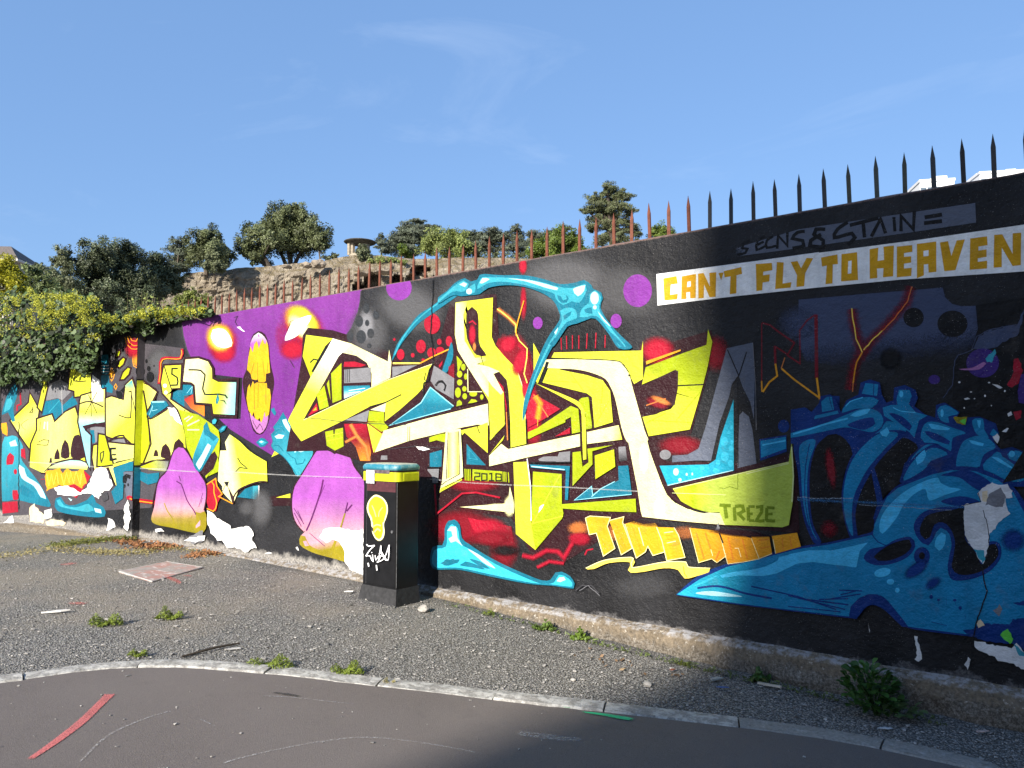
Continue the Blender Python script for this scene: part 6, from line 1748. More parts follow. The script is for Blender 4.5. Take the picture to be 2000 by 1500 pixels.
tree('round_bush', 'small round tree peeping over the wall right of the pine', 'tree', HILL, 84, (1293, 480), [(1292, 448, 14), (1280, 456, 13), (1305, 456, 13), (1293, 464, 18)], BUSH, .17, 1.1, trunk_r=.1)
tree('hill_shrub', 'little dark bush right under the lookout', 'bush', HILL, 80, (708, 510), [(709, 490, 12), (704, 498, 11), (716, 500, 9)], OAK2, .16, 1.2, trunk_r=.05)
tree('hill_shrub', 'tuft of scrub on the slope left of the lookout', 'bush', HILL, 82, (645, 512), [(640, 503, 9, .6), (655, 500, 8, .6)], OAK2, .16, .8, trunk_r=.04)
tree('hill_shrub', 'pale scrub on the slope below the lookout', 'bush', HILL, 79, (770, 520), [(745, 507, 12, .4), (768, 508, 12, .4), (785, 512, 10, .4), (725, 510, 9, .4)], PALEB, .15, .6, trunk_r=.04)
# low hedge along the hilltop
hp = [deep(px, py, 93) for px, py in ((925, 499), (960, 500), (1000, 501), (1045, 503))]; h0 = hp[0]; hroot = empty('clipped_hedge', h0, 'low clipped hedge in front of the drooping cedars', 'hedge')
P = np.concatenate([np.array(a.lerp(b, 1) if False else a) + (np.array(b) - np.array(a)) * nrng.uniform(0, 1, (500, 1)) + nrng.uniform(-.45, .45, (500, 3)) for a, b in zip(hp, hp[1:])]) - np.array(h0)
link('foliage', leaves_mesh('foliage', P, .2), hroot, OAK)
# near plants behind the wall, far left
tree('yellow_tree', 'yellow leaved tree behind the ivy at the left edge', 'tree', None, 19, (10, 700), [(12, 520, 22), (28, 540, 20), (5, 550, 30), (35, 565, 22), (15, 580, 30), (-20, 540, 30)], YELL, .055, 1.0, trunk_r=.04)
tree('leafy_shrub', 'light green wild shrub between the yellow tree and the dark trees', 'bush', None, 21, (80, 700), [(72, 535, 18), (60, 555, 16), (92, 560, 22), (75, 585, 24), (110, 580, 20), (55, 525, 10), (125, 575, 14)], leaf_mat('wild_green_leaves', (.15, .19, .07), .5, .5, .3), .06, .75, trunk_r=.02)
tree('leafy_shrub', 'yellow green shrub behind the wall where the spikes begin', 'bush', None, 15, (375, 640), [(375, 575, 14), (395, 590, 16), (360, 590, 16), (385, 605, 14), (405, 605, 10), (350, 605, 14)], leaf_mat('hedge_green_leaves', (.19, .22, .05), .5, .5, .3), .035, .8, trunk_r=.012)

# ------------------------------------------------------------------ ivy over the wall
IVY_TOP = [(-60, 572), (0, 575), (60, 572), (110, 575), (150, 578), (190, 588), (205, 620), (240, 622), (270, 612), (310, 608), (350, 606), (395, 608), (412, 612)]
IVY_LOW = [(-60, 770), (0, 752), (25, 738), (45, 750), (60, 728), (80, 745), (95, 740), (110, 720), (128, 712), (150, 715), (165, 735), (185, 712), (200, 660), (222, 648), (250, 642), (285, 650), (300, 648), (330, 636), (352, 628), (380, 622), (412, 616)]
IVT = lambda x: float(np.interp(x, [p[0] for p in IVY_TOP], [p[1] for p in IVY_TOP])) + 13 * mnoise.noise(Vector((x / 17, 2, 5))) + 7 * mnoise.noise(Vector((x / 6, 8, 1))); IVL = lambda x: float(np.interp(x, [p[0] for p in IVY_LOW], [p[1] for p in IVY_LOW]))
ivy = empty('ivy', (-12, -.2, 3.0), 'thick ivy with yellow flower heads tumbling over the left end of the wall', 'ivy'); ivo = np.array((-12, -.2, 3.0))
def ivy_points(n, lo=0, hi=1, ymin=-.75):
    out = []
    while len(out) < n:
        px = rng.uniform(-70, 412); t, l = IVT(px) - 3, IVL(px); f = rng.uniform(lo, hi); py = t + (l - t) * f + rng.uniform(-4, 4)
        bulge = (.62 if px < 190 else .30 if px < 300 else .14) * (1 - .55 * f) * (1 if f > .1 else .7); near = JOG_Y - .02 if px < 262 else -.02
        y = near - rng.random() ** .5 * bulge
        if wall_at(px, py, y).z > WALL_TOP + .05: y += rng.uniform(0, .5)
        p = wall_at(px, py, y)
        if y > -.12 and p.z < 3.0: continue
        if rng.random() > .2 + 1.1 * (mnoise.noise(Vector((px / 19, py / 14, 3))) * 1.3 + .45) and f > .05: continue
        out.append((p.x, p.y, p.z))
    return np.array(out)
IVYM = leaf_mat('ivy_leaves', (.05, .078, .026), .75, .5, .1); IVYF = leaf_mat('ivy_flower_heads', (.38, .40, .045), .4, .6, .3, (1.05, 1, 1))
P = ivy_points(7000); of = np.tile(np.array([[.12, -.85, .45]]), (len(P), 1)); o = link('ivy_leaves', leaves_mesh('ivy_leaves', P - ivo, .075, 'ivy', of, .6), ivy, IVYM); tag(o, kind='stuff')
P = ivy_points(2600, .75, 1.03); of = np.tile(np.array([[.12, -.85, .35]]), (len(P), 1)); o = link('ivy_leaves', leaves_mesh('ivy_leaves', P - ivo, .06, 'ivy', of, .8), ivy, IVYM); tag(o, kind='stuff')
heads = []
for _ in range(600):
    px = rng.uniform(-60, 405); t, l = IVT(px), IVL(px); f = abs(rng.gauss(0, .26)) if px < 200 else abs(rng.gauss(0, .3))
    if px < 200 and rng.random() < .2: f = rng.uniform(0, .75)
    if f > .85: continue
    py = t - 2 + (l - t) * f; bulge = (.66 if px < 190 else .33 if px < 300 else .17) * (1 - .55 * f); y = (JOG_Y if px < 262 else 0) - bulge * rng.uniform(.75, 1.05)
    if mnoise.noise(Vector((px / 18, py / 14, 9))) < (-.12 if px < 200 else .02) and f > .06: continue
    if px > 200 and rng.random() < .4: continue
    heads.append(tuple(wall_at(px, py, y)))
H = np.array(heads); n = 26; d = nrng.normal(size=(len(H), n, 3)); d /= np.linalg.norm(d, axis=2)[..., None]; rr = nrng.uniform(.032, .062, len(H)); Q = (H[:, None, :] + d * rr[:, None, None]).reshape(-1, 3)
o = link('ivy_flower_heads', leaves_mesh('ivy_flower_heads', Q - ivo, .026, 'quad', d.reshape(-1, 3), tone=np.repeat(nrng.uniform(0, 1, len(H)), n) * .6 + nrng.uniform(0, .4, len(H) * n)), ivy, IVYF); tag(o, kind='stuff')
st = MB()
for _ in range(46):
    px = rng.uniform(-50, 395); a = wall_at(px, IVL(px) - 6, (JOG_Y if px < 262 else 0) - .03); b = wall_at(px + rng.uniform(-20, 20), IVT(px) + 12, (JOG_Y if px < 262 else 0) - .12); m = (a + b) / 2 + Vector((rng.uniform(-.1, .1), -.06, 0)); st.tube([a - Vector(ivo), m - Vector(ivo), b - Vector(ivo)], .006, 4)
tag(st.build('stems', BARK, ivy), kind='stuff')
# dry flower stalks above the ivy
stalks = empty('wild_stalks', deep(290, 625, 14.5), 'dry seed stalks standing behind the ivy', 'weeds'); sb = MB(); tips = []; so = stalks.location
for _ in range(42):
    px = rng.uniform(252, 345); h = rng.uniform(12, 52) * (1.0 if px < 300 else .8); a = deep(px, 626, 14.5 + rng.uniform(-.3, .3)); b = deep(px + rng.uniform(-9, 9), 622 - h, 14.5); sb.tube([a - so, a.lerp(b, .5) - so + Vector((rng.uniform(-.02, .02), 0, 0)), b - so], [.004, .003, .002], 4)
    for k in range(7): tips.append(tuple(a.lerp(b, rng.uniform(.45, 1)) - so + Vector((rng.uniform(-.05, .05), rng.uniform(-.05, .05), rng.uniform(-.02, .03)))))
tag(sb.build('stems', simple('straw_stem', (.26, .22, .12), .8), stalks), kind='stuff'); tag(link('seed_heads', leaves_mesh('seed_heads', np.array(tips), .05, 'quad'), stalks, PALEB), kind='stuff')

# ------------------------------------------------------------------ weeds on the gravel
WEED = leaf_mat('weed_blades', (.17, .22, .03), .45, .5, .3); WEEDD = leaf_mat('deep_green_weed', (.045, .11, .02), .5, .45, .25); STRAW = leaf_mat('dry_grass', (.28, .24, .10), .45, .7, .25); BROWN = leaf_mat('dead_leaves', (.26, .12, .05), .5, .7, .2)
def tuft(label, px, py, wpx, hpx, mat, n=260, size=.03, group='weed tufts on the gravel', shape='long', name='weed_tuft'):
    n = int(n * 1.7); size *= .78; p = gnd(px, py); sc = (p - EYEP).dot(FW) / FPX; w = wpx * sc / 2; h = hpx * sc * 1.05; r = empty(name, p, label, 'weed', group)
    a = nrng.uniform(0, 6.28, n); q = nrng.uniform(0, 1, n) ** .6; f = nrng.uniform(.05, 1, n); X = RT * 1.0
    u = w * q * np.cos(a); v = w * .55 * q * np.sin(a); lump = .55 + .45 * np.sin(u / w * 5 + px); z = f * h * (1 - .6 * q ** 2) * lump
    P = np.stack([u * RT.x - v * RT.y, u * RT.y + v * RT.x, z + .01], 1); out = np.stack([u / w * .5, v / w * .5 - .3, np.full(n, .7)], 1)
    link('blades', leaves_mesh('blades', P, size, shape, out), r, mat)
    st = MB()
    for k in range(12):
        t = rng.randrange(n); st.tube([Vector((P[t][0] * .3, P[t][1] * .3, -.01)), Vector(P[t])], [.003, .0015], 4)
    tag(st.build('stems', WEED, r), kind='stuff'); return r
tuft('bright green tuft on the open gravel, leftmost of the pair', 206, 1222, 68, 26, WEED, 420, .028)
tuft('small bright green tuft on the gravel right of its larger neighbour', 330, 1209, 54, 24, WEED, 330, .028)
tuft('small green and brown tuft close behind the white kerb', 268, 1283, 38, 17, WEED, 220, .022)
tuft('long low tuft growing along the white kerb', 527, 1305, 95, 26, WEED, 480, .024)
tuft('feathery bright tuft behind the kerb in front of the cabinet', 678, 1317, 66, 28, WEED, 420, .024)
tuft('green weed at the wall footing right of the cabinet', 1062, 1230, 48, 20, leaf_mat('mid_green_weed', (.11, .17, .035), .5, .5, .3), 130, .035, shape='quad')
tuft('leafy weed beneath the big yellow arrow, on the footing edge', 1132, 1249, 40, 24, leaf_mat('mid_green_weed_leaf', (.13, .20, .03), .5, .5, .3), 90, .042, shape='quad')
tuft('tiny weed against the footing just right of the cabinet', 955, 1201, 22, 12, WEED, 60, .028)
tuft('dark green weed against the shaded footing', 1485, 1330, 42, 26, WEEDD, 170, .03, shape='quad')
tuft('dull moss tuft where the footing turns into shade', 1335, 1300, 30, 10, leaf_mat('moss', (.12, .14, .02), .4), 90, .018)
tuft('small dry tuft sitting in a gap of the kerb', 757, 1338, 30, 12, STRAW, 120, .018)
def litter(name, label, pts, n, mat, size, h, spread, kind='long'):
    P = []
    for _ in range(n):
        i = rng.randrange(len(pts) - 1); t = rng.random(); a, b = pts[i], pts[i + 1]; g = gnd(a[0] + (b[0] - a[0]) * t + rng.gauss(0, spread * 1.6), a[1] + (b[1] - a[1]) * t + rng.gauss(0, spread * .35)); P.append((g.x, min(g.y, -.08), g.z + .008 + rng.random() ** 2 * h))
    P = np.array(P); o = link(name, leaves_mesh(name, P, size, kind, np.tile(np.array([[0, -.4, .8]]), (len(P), 1))), None, mat); return tag(o, label, 'ground cover', kind='stuff')
litter('grass_strip', 'low green grass along the foot of the left wall', [(100, 1068), (170, 1060), (230, 1055), (268, 1052)], 1500, leaf_mat('rough_grass', (.14, .15, .03), .5), .04, .05, 5)
litter('grass_strip', 'thin dry grass between gravel and wall', [(0, 1090), (110, 1072), (200, 1080), (300, 1078)], 800, STRAW, .035, .03, 9)
litter('leaf_litter', 'dead brown leaves lying against the wall', [(230, 1056), (290, 1070), (345, 1066)], 420, BROWN, .05, .03, 9, 'quad')
litter('leaf_litter', 'dry leaves and grass near the white peeled patch', [(368, 1090), (400, 1083), (422, 1082)], 260, BROWN, .04, .03, 6, 'quad')
litter('grass_strip', 'straw coloured grass beside the brown leaves', [(150, 1080), (260, 1082), (330, 1072), (420, 1086)], 700, STRAW, .03, .025, 8)
litter('leaf_litter', 'scattered brown leaf scraps on the gravel before the lit footing', [(1120, 1270), (1210, 1300), (1340, 1325)], 26, leaf_mat('faded_leaves', (.16, .10, .055), .5, .7, .1), .03, .012, 12, 'quad')
litter('grass_strip', 'sparse weeds growing out of the joint along the footing', [(870, 1182), (1060, 1228), (1200, 1270), (1340, 1302), (1480, 1335), (1640, 1372), (1850, 1420)], 620, leaf_mat('joint_weed', (.09, .12, .03), .5), .028, .035, 2.5)
# big leafy plant in the shade by the footing
bp = gnd(1712, 1398); plant = empty('leafy_weed', bp, 'large dark green leafy weed in the shade against the wall footing', 'plant')
def leaf_shape(L, W):
    V = []; F = []; prof = [(0, .05), (.18, .16), (.4, .55), (.62, .92), (.82, .85), (.94, .5), (1, .05)]
    for t, w in prof:
        z = .25 * L * math.sin(t * 2.2); V += [(t * L, -w * W / 2, z + .06 * L * w), (t * L, 0, z), (t * L, w * W / 2, z + .06 * L * w)]
    for i in range(len(prof) - 1):
        for k in range(2): a = i * 3 + k; F.append((a, a + 1, a + 4, a + 3))
    me = mesh_of('leaf', V, F, True); a = me.attributes.new('tone', 'FLOAT', 'POINT'); a.data.foreach_set('value', [random.Random(L).random()] * len(V)); return me
LM = [leaf_shape(.085 * k, .045 * k) for k in (.8, 1, 1.25)]
for m_ in LM: m_.materials.append(WEEDD)
LEAFP = leaf_mat('rosette_leaf', (.075, .12, .045), .4, .4, .2)
LR = leaf_shape(.10, .055); LR.materials.append(LEAFP)
for k in range(230):
    o = bpy.data.objects.new('leaf', rng.choice(LM)); COL.objects.link(o); o.parent = plant; a = rng.uniform(0, 6.28); q = rng.random() ** .6; f = rng.random(); u = (q * math.cos(a) * .15 - .03 + (1 - f) * .03); v = q * math.sin(a) * .12 + .03
    o.location = (u * RT.x - v * RT.y, u * RT.y + v * RT.x, .02 + f * .27 * (1 - .35 * q)); o.rotation_euler = (rng.uniform(-.5, .5), rng.uniform(-.9, .3), a + rng.uniform(-.8, .8) + YAW); s = rng.uniform(.55, 1); o.scale = (s, s, s)
for k in range(26):
    o = bpy.data.objects.new('leaf', LR); COL.objects.link(o); o.parent = plant; a = rng.uniform(-2.6, .8); u = .06 + rng.uniform(-.06, .11); v = -.06 + rng.uniform(-.05, .03)
    o.location = (u * RT.x - v * RT.y, u * RT.y + v * RT.x, .01 + rng.random() * .05); o.rotation_euler = (rng.uniform(-.3, .3), rng.uniform(-.6, .05), a + YAW); s = rng.uniform(.6, 1); o.scale = (s, s, s)
sb = MB()
for k in range(16): e = Vector((rng.uniform(-.14, .12), rng.uniform(-.06, .1), rng.uniform(.1, .27))); sb.tube([(0, 0, -.02), e * .5 + Vector((0, 0, .03)), e], [.005, .004, .002], 5)
tag(sb.build('stems', WEEDD, plant), kind='stuff')
# ------------------------------------------------------------------ the quarry hill behind the wall
def cliff_mat():
    m = Mat('sandstone_cliff'); X = m.xyz(); a = m.noise(.35, 6, .65); b = m.noise(1.6, 7, .7); st = m.noise(.5, 6, .7, vec=m.scaled((.5, .5, 2.4))); v = m.noise(.8, 5, .7, vec=m.scaled((1.5, 1.5, .3)))
    c = m.mix(m.ramp(b, .3, .7), (.25, .205, .155), (.50, .435, .34)); c = m.mix(m.ramp(st, .5, .7, 0, .7), c, (.52, .465, .37)); c = m.mix(m.ramp(v, .52, .7, 0, .75), c, (.15, .118, .09))
    c = m.mix(m.ramp(a, .5, .7, 0, .6), c, (.21, .165, .12))
    left = m.math('MULTIPLY', m.ramp(m.math('ADD', X[0], m.math('MULTIPLY', a, 6)), -73, -76.5), .9); c = m.mix(left, c, (.035, .032, .03))  # shade under the trees put into the rock colour at the left end
    up = m.n('ShaderNodeNewGeometry'); nz_ = m.xyz(up.outputs['Normal'])[2]; c = m.mix(m.math('MULTIPLY', m.ramp(nz_, .55, .8), m.ramp(b, .35, .6)), c, (.20, .155, .075))
    m.bump(m.math('ADD', b, m.math('MULTIPLY', st, .8)), 1, .9); return m.fin(c, .95, .1)
PROF = [(-2600, 600), (-1200, 545), (-600, 570), (-200, 560), (0, 575), (60, 570), (100, 562), (150, 560), (230, 556), (300, 552), (345, 547), (365, 533), (420, 531), (468, 523), (549, 517), (600, 512), (630, 512), (660, 503), (690, 499), (740, 498), (780, 503), (812, 506), (870, 504), (900, 502), (1000, 504), (1130, 506), (1270, 500), (1500, 500), (1900, 520), (2400, 560)]
def prof(px): return float(np.interp(px, [p[0] for p in PROF], [p[1] for p in PROF]))
CAVES = [(728, 553, 17, 17), (776, 548, 12, 11), (815, 548, 22, 14), (848, 552, 12, 10), (822, 528, 20, 7), (700, 562, 12, 8)]
V = []; F = []; pxs = list(np.arange(-2600, -200, 40)) + list(np.arange(-200, 300, 12)) + list(np.arange(300, 1300, 2.5)) + list(np.arange(1300, 2400, 25)); rows = 46
for px in pxs:
    top = deep(px, prof(px), 80); base_d = 80
    for j in range(rows + 8):
        if j <= rows:
            f = j / rows; py = 900 + (prof(px) - 900) * (f ** .45)
            d = base_d - (1 - f) * 2.0
            p = deep(px, py, d); N = lambda s, k: mnoise.noise(Vector((p.x * s, p.y * s * .4 + k, p.z * s)))
            d += .8 * N(.28, 0) + .4 * N(.8, 4) + .30 * N(2.0, 9) + .22 * N(4.5, 15) + .25 * mnoise.noise(Vector((p.x * .3, 7, p.z * 3.2))) + .3 * abs(N(.5, 20))
            slope = max(0, min(1, (px - 590) / 60)) * max(0, min(1, (px - 590) / 60)); lay_ = max(0, (py - prof(px)))
            d -= slope * min(lay_, 40) * .06
            if f > .9: d += (f - .9) * 8 * (1 + .5 * N(.6, 7))
            for cx, cy, cw, ch in CAVES:
                q = ((px - cx) / cw) ** 2 + ((py - cy) / ch) ** 2
                if q < 1.25: d += 2.6 * max(0, min(1, (1.15 - q) / .25))
            py2 = py + (2.0 * N(.5, 31) + 1.2 * N(1.7, 33)) * f
            p = deep(px, py2, d)
        else:
            k = j - rows; p = top + (FW.xy.to_3d().normalized()) * (2 + k * k * 2.2) + Vector((0, 0, .12 * k))
        V.append(tuple(p))
n = rows + 8
for i in range(len(pxs) - 1):
    for j in range(n - 1): F.append((i * n + j, (i + 1) * n + j, (i + 1) * n + j + 1, i * n + j + 1))
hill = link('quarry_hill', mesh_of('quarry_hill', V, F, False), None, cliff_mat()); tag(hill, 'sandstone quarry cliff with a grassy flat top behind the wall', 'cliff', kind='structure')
# boulders and a stone ramp on the slope
ROCK = simple('weathered_rock', (.24, .20, .155), .95, .15, .45, 1.6, .8)
def boulder(px, py, w, h, label, dist=78):
    c = deep(px, py, dist); bm = bmesh.new(); bmesh.ops.create_icosphere(bm, subdivisions=3, radius=1); s = dist / FPX
    for v in bm.verts:
        q = v.co.copy(); k = 1 + .35 * mnoise.noise(q * 1.3 + Vector((px, py, 0))) + .18 * mnoise.noise(q * 3 + Vector((py, 0, px))); v.co = (RT * q.x * w * s + Vector((FW.x, FW.y, 0)) * q.y * w * s + Vector((0, 0, 1)) * q.z * h * s) * k
    me = bpy.data.meshes.new('boulder'); bm.to_mesh(me); bm.free(); o = link('boulder', me, None, ROCK); o.location = c; tag(o, label, 'rock', 'boulders on the cliff edge'); return o
boulder(622, 516, 14, 9, 'pale weathered boulder at the cliff edge below the slim young tree')
boulder(600, 518, 10, 6, 'flat boulder on the cliff edge right of the largest tree')
boulder(748, 532, 18, 4, 'flat overhanging rock above the left cave', 76)
boulder(790, 562, 12, 6, 'low rock between the caves just over the wall', 76)
boulder(706, 536, 16, 3, 'thin ledge of rock left of the caves', 76)
boulder(560, 521, 10, 4, 'small ledge rock under the largest tree')
# lookout with a round concrete roof
lp = deep(703, 500, 83); s = 83 / FPX; look = empty('concrete_lookout', lp, 'round concrete lookout with a mushroom roof on the hilltop', 'lookout')
CON2 = simple('old_concrete', (.20, .185, .155), .9, .2, .35, 3, .5); CON3 = simple('stone_masonry', (.30, .26, .20), .9, .2, .4, 4, .6)
zr = 24 * s
MB().lathe([(.6, .0), (18 * s, .06), (30 * s, .20), (31.5 * s, .27), (30.5 * s, .33), (14 * s, .45), (.01, .48)], 40, (0, 0, zr - .1)).build('roof', simple('dark_weathered_concrete', (.085, .082, .075), .9, .2, .35, 3, .4), look, smooth=False)
b = MB(); b.lathe([(12 * s, 0), (12 * s, zr + .05)], 20, (.25, .3, 0)); b.build('core', CON3, look)
for a in (-2.7, -2.05, -.6): b = MB().box((-.17, -.17, 0), (.17, .17, zr + .02), .03); o = b.build('pillar', CON3, look); o.location = (RT.x * 15 * s * math.cos(a) , RT.y * 15 * s * math.cos(a) - .5, 0)
MB().lathe([(23 * s, -.9), (21 * s, .05), (19 * s, .12), (18 * s, .12)], 24).build('base', CON3, look)

# ------------------------------------------------------------------ buildings far off
def house():
    c = deep(-62, 520, 74); s = 74 / FPX; r = empty('hillside_house', c, 'pale house with a hipped brown roof at the far left', 'house'); wl = simple('pale_render', (.42, .40, .36), .9, .2, .12, 2)
    w = 112 * s; d = 2.2; e = 5 * s; M = Matrix.Rotation(YAW + R(4), 4, 'Z')
    b = MB().box((-w, -d, -6), (w, d, e - .05)); bmesh.ops.transform(b.bm, matrix=M, verts=b.bm.verts[:]); b.build('wall', wl, r)
    b = MB(); o = .5; A = [(-w - o, -d - o), (w + o, -d - o), (w + o, d + o), (-w - o, d + o)]; lo = [b.bm.verts.new((x, y, e)) for x, y in A]; hi = [b.bm.verts.new((x, 0, e + 1.75)) for x in (-w + d * .75, w - d * .75)]
    b.bm.faces.new(lo[::-1]); b.bm.faces.new((lo[0], lo[1], hi[1], hi[0])); b.bm.faces.new((lo[2], lo[3], hi[0], hi[1])); b.bm.faces.new((lo[1], lo[2], hi[1])); b.bm.faces.new((lo[3], lo[0], hi[0])); bmesh.ops.transform(b.bm, matrix=M, verts=b.bm.verts[:])
    rf = b.build('roof', simple('brown_slate', (.13, .11, .10), .8, .3, .3, 6, .4), r)
    b = MB().box((-w - o, -d - o, e - .22), (w + o, d + o, e - .02)); bmesh.ops.transform(b.bm, matrix=M, verts=b.bm.verts[:]); b.build('eaves', simple('white_eaves', (.6, .58, .54), .8), r)
    for x in (-.3 * w, .35 * w):
        b = MB().box((x - .5, -d - .04, -1.6), (x + .5, -d - .0, -.2)); bmesh.ops.transform(b.bm, matrix=M, verts=b.bm.verts[:]); b.build('window', simple('dark_pane', (.03, .035, .04), .2, .5, .1), r)
house()
WHITEB = simple('white_facade', (.66, .66, .66), .8, .3, .08, 2); GLASSB = simple('facade_glass', (.10, .13, .16), .25, .5, .2, 3)
def tower(label, px0, px1, top, dist, steps, grow=1.0):
    c = deep((px0 + px1) / 2, top, dist); s = dist / FPX; w = (px1 - px0) / 2 * s; r = empty('apartment_block', c, label, 'building', 'far white apartment blocks'); M = Matrix.Rotation(YAW - R(10), 4, 'Z')
    def bx(name, lo, hi, m): b = MB().box(lo, hi); bmesh.ops.transform(b.bm, matrix=M, verts=b.bm.verts[:]); return b.build(name, m, r)
    bx('wall', (-w, -6, -40), (w, 6, 0), WHITEB); bx('parapet', (-w - .15, -6.15, 0.01), (w + .15, 6.15, .5), WHITEB)
    for k, (a, b_, h) in enumerate(steps): bx('roof_box', (-w + a * 2 * w, -3, .5), (-w + b_ * 2 * w, 3, .5 + h * s), WHITEB)
    for fl in range(4):
        z = -2.6 - fl * 2.9
        for k in range(5): x = -w + (k + .5) * 2 * w / 5; bx('window', (x - .16 * w, -6.03, z), (x + .16 * w, -5.99, z + 1.6), GLASSB)
tower('white apartment block with stepped roof boxes behind the spikes', 1778, 1838, 374, 150, [(.1, .35, 5), (.3, .55, 10), (.5, .62, 12), (.55, .98, 15)])
tower('white flat roofed block behind the rightmost spikes', 1894, 1990, 356, 160, [(.05, .8, 6), (.6, .78, 11)])
# the tall house across the street whose shade falls over the right of the wall
def caster():
    L = 50.0; r = empty('street_house', (10, -56, 0), 'tall rendered house across the street, its shade falling on the mural', 'building'); wl = simple('grey_render', (.40, .38, .35), .9, .2, .1, 1.5); sl = simple('slate_roofing', (.12, .125, .14), .7, .3, .2, 4); off = Matrix.Translation(-Vector((10, -56, 0)))
    def pt(o): o.parent = r; o.matrix_parent_inverse = off
    y0 = -DIST - 44.8; T = math.tan(SUN_EL) / math.cos(math.atan2(SUN_DIR.x, -SUN_DIR.y)); K = SUN_DIR.x / -SUN_DIR.y
    def sil(x, y, z): q = y - y0; return (x + K * q, z + T * q)
    pts = [sil(-2.69, -2.9, -.1), sil(-2.64, -1.8, -.1), sil(-2.40, -.6, -.1), sil(-2.36, -.1, 0), sil(-2.27, 0, .5), sil(-2.12, 0, .95), sil(-2.10, 0, 1.6), sil(-2.26, 0, 1.95), sil(-2.42, 0, 2.35), sil(-2.42, 0, 3.1)]
    P = [(pts[0][0] - .1, -.5), (pts[0][0] - .02, pts[0][1] - 2)] + pts + [(pts[-1][0], pts[-1][1] + 4.0), (pts[-1][0] + 22, pts[-1][1] + 4.0), (pts[-1][0] + 22, -.5)]
    b = MB().prism([(x, z) for x, z in P], 1, y0, y0 - .35); pt(b.build('wall', wl))
    xm = max(p[0] for p in pts) + .25; ht = pts[-1][1] + 4.0; b = MB(); A = [(xm, y0 - .352), (xm + 18, y0 - .352), (xm + 18, y0 - 10), (xm + K * 12, y0 - 10)]
    lo = [b.bm.verts.new((*p, -.5)) for p in A]; hi = [b.bm.verts.new((*p, ht - .02)) for p in A]; b.bm.faces.new(lo); b.bm.faces.new(hi)
    for i in range(4): b.bm.faces.new((lo[i], lo[(i + 1) % 4], hi[(i + 1) % 4], hi[i]))
    pt(b.build('rear_wall', wl))
    pt(MB().box((pts[-1][0] + 1.6, y0 - 10.3, pts[-1][1] + 4.01), (pts[-1][0] + 22.3, y0 + .05, pts[-1][1] + 4.3)).build('roof', sl))
    for fl in range(7):
        for k in range(8):
            x = pts[0][0] + 2.2 + k * 2.5; z = 1.2 + fl * 2.9; w_ = MB().box((x, y0 + .004, z), (x + 1.1, y0 + .03, z + 1.5)); pt(w_.build('window', GLASSB))
caster()
def side_house():  # added out of view to hold back sky light from the shaded side
    r = empty('sky_blocker_house', (12, -20, 0), 'unseen house added on the shaded side to dim the sky light', 'building'); off = Matrix.Translation(-Vector((12, -20, 0)))
    def pt(o): o.parent = r; o.matrix_parent_inverse = off
    pt(MB().box((2.6, -34, -.6), (16, -7.6, 12.5)).build('wall', simple('ochre_render', (.16, .13, .10), .9, .2, .15, 1.2)))
    pt(MB().prism([(2.3, 12.5), (16.4, 12.5), (9.3, 15.6)], 1, -34.4, -7.3).build('roof', simple('dark_slate_roof', (.10, .105, .12), .8, .3, .2, 4)))
    for k in range(6):
        for fl in range(4): y = -32 + k * 4; pt(MB().box((2.54, y, .9 + fl * 2.9), (2.599, y + 1.2, 2.5 + fl * 2.9)).build('window', GLASSB))
side_house()

# ------------------------------------------------------------------ small things lying about
def slab():
    P = [gnd(*q) for q in ((232, 1118), (325, 1099), (395, 1110), (297, 1138))]; c = sum(P, Vector()) / 4; b = MB(); lo = [b.bm.verts.new(p - c + Vector((0, 0, -.02))) for p in P]; hi = [b.bm.verts.new(p - c + Vector((0, 0, .014))) for p in P]
    b.bm.faces.new(hi); b.bm.faces.new(lo[::-1])
    for i in range(4): b.bm.faces.new((lo[i], lo[(i + 1) % 4], hi[(i + 1) % 4], hi[i]))
    m = Mat('paint_splashed_slab'); n1 = m.noise(5, 6, .7, vec=m.scaled((1, 3.5, 1))); n2 = m.noise(30, 5, .7)
    cc = m.mix(m.ramp(n2, .3, .7), (.22, .20, .185), (.36, .34, .32)); cc = m.mix(m.ramp(m.noise(4, 5, .7), .45, .58, 0, .6), cc, (.40, .15, .12)); cc = m.mix(m.ramp(n1, .55, .6, 0, .9), cc, (.52, .47, .45)); m.bump(n2, .3, .004); m.fin(cc, .8, .3)
    r = b.build('cover_slab', m.m, loc=c); tag(r, 'flat square slab splashed with red and white paint, lying in the gravel', 'slab')
    fr = MB(); Q = [p - c for p in P]
    for i in range(4):
        a, d_ = Q[i], Q[(i + 1) % 4]; fr.tube([a + Vector((0, 0, .011)), d_ + Vector((0, 0, .011))], .005, 4)
    fr.build('rim', simple('pale_metal_rim', (.45, .44, .42), .6), r)
slab()
def scrap(name, label, cat, px, py, pts, th, mat, rot=0, lift=.012):
    p = gnd(px, py); b = MB().prism(pts, 2, 0, th); o = b.build(name, mat); o.location = p + Vector((0, 0, lift)); o.rotation_euler = (rng.uniform(-.06, .06), rng.uniform(-.06, .06), YAW + rot); return tag(o, label, cat)
scrap('wood_lath', 'pale wooden lath lying against the shaded footing', 'stick', 1502, 1343, [(-.075, -.007), (.08, -.010), (.083, .004), (-.07, .009)], .012, simple('bleached_wood', (.50, .45, .37), .8), -.75)
scrap('plastic_scrap', 'flat blue scrap on the shaded gravel', 'litter', 1411, 1346, [(-.04, -.004), (-.01, -.014), (.04, -.006), (.03, .008), (-.02, .012)], .003, simple('blue_plastic', (.02, .10, .35), .4), -.1)
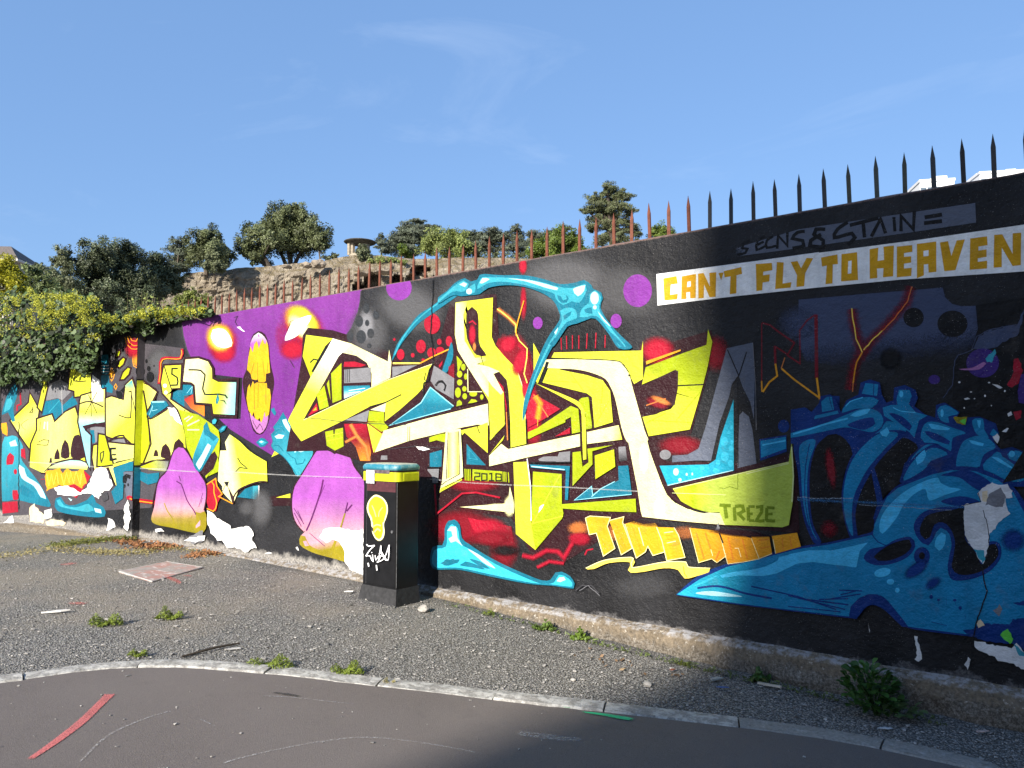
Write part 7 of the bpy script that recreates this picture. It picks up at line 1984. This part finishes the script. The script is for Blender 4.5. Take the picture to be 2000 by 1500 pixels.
scrap('paper_scrap', 'pale crumpled paper scrap on the gravel before the big weed', 'litter', 1727, 1427, [(-.045, -.006), (.02, -.016), (.05, -.002), (.012, .012), (-.02, .008)], .004, simple('pale_paper', (.52, .55, .58), .7), .1)
scrap('paper_scrap', 'pinkish paper scrap at the right edge by the kerb', 'litter', 1916, 1433, [(-.03, -.01), (.0, -.018), (.045, -.004), (.03, .012), (-.02, .01)], .004, simple('pinkish_paper', (.5, .38, .34), .7), 0)
scrap('paint_flake', 'white flake on the gravel at the far left', 'litter', 108, 1198, [(-.10, -.014), (.05, -.03), (.11, .0), (.02, .018)], .012, simple('white_flake', (.6, .58, .55), .7), .2)
scrap('paint_flake', 'white flake on the gravel left of the cabinet', 'litter', 681, 1158, [(-.04, -.012), (.04, -.018), (.05, .006), (-.02, .014)], .008, simple('white_flake_paint', (.66, .64, .60), .7), .1)
scrap('paint_flake', 'pale flake in the middle of the gravel', 'litter', 455, 1271, [(-.04, -.01), (.05, -.012), (.04, .012), (-.03, .01)], .006, simple('grey_flake', (.45, .44, .43), .7), .5)
scrap('paper_scrap', 'whitish scrap on the shaded gravel beside the blue one', 'litter', 1398, 1331, [(-.04, -.02), (.05, -.01), (.03, .022), (-.03, .016)], .01, simple('grey_paper', (.40, .40, .38), .7), .4)
scrap('dead_leaf', 'reddish brown dead leaf at the edge of the shade', 'leaf', 1313, 1314, [(-.02, 0), (-.005, -.014), (.025, -.002), (.005, .016)], .004, simple('red_brown_leaf', (.22, .07, .035), .7), .3, .02)
scrap('dead_leaf', 'tan dead leaf on the sunlit gravel by the footing', 'leaf', 1215, 1312, [(-.03, 0), (-.005, -.016), (.035, -.004), (.01, .018)], .004, simple('tan_leaf', (.42, .30, .18), .7), .8, .015)
a, b_ = gnd(355, 1286), gnd(468, 1260); st = MB(); st.tube([Vector((0, 0, .012)), (b_ - a) * .5 + Vector((0, .02, .022)), (b_ - a) + Vector((0, 0, .014))], [.007, .009, .006], 6); o = st.build('twig', BARK_DARK, loc=a); tag(o, 'thin dark twig lying on the gravel behind the kerb', 'stick')
for k, (px, py, r_, lb) in enumerate(((640, 1261, .018, 'dark rounded stone alone on the gravel in front of the cabinet'), (828, 1194, .05, 'pale flat stone right at the foot of the cabinet'), (770, 1266, .014, 'small grey stone right of the lone dark one'), (1265, 1340, .03, 'pale angular stone behind the kerb near the edge of the shade'), (1120, 1330, .018, 'small pale stone on the sunlit gravel behind the kerb'))):
    bm = bmesh.new(); bmesh.ops.create_icosphere(bm, subdivisions=2, radius=r_)
    for v in bm.verts: v.co *= 1 + .35 * mnoise.noise(v.co / r_ * 1.4 + Vector((k * 7, 0, 0))); v.co.z *= .6
    me = bpy.data.meshes.new('stone'); bm.to_mesh(me); bm.free(); o = link('stone', me, None, simple('stone_grey', (.10, .10, .10) if k in (0, 2) else (.34, .32, .29), .9)); o.location = gnd(px, py) + Vector((0, 0, r_ * .45)); tag(o, lb, 'stone', 'single stones on the gravel')
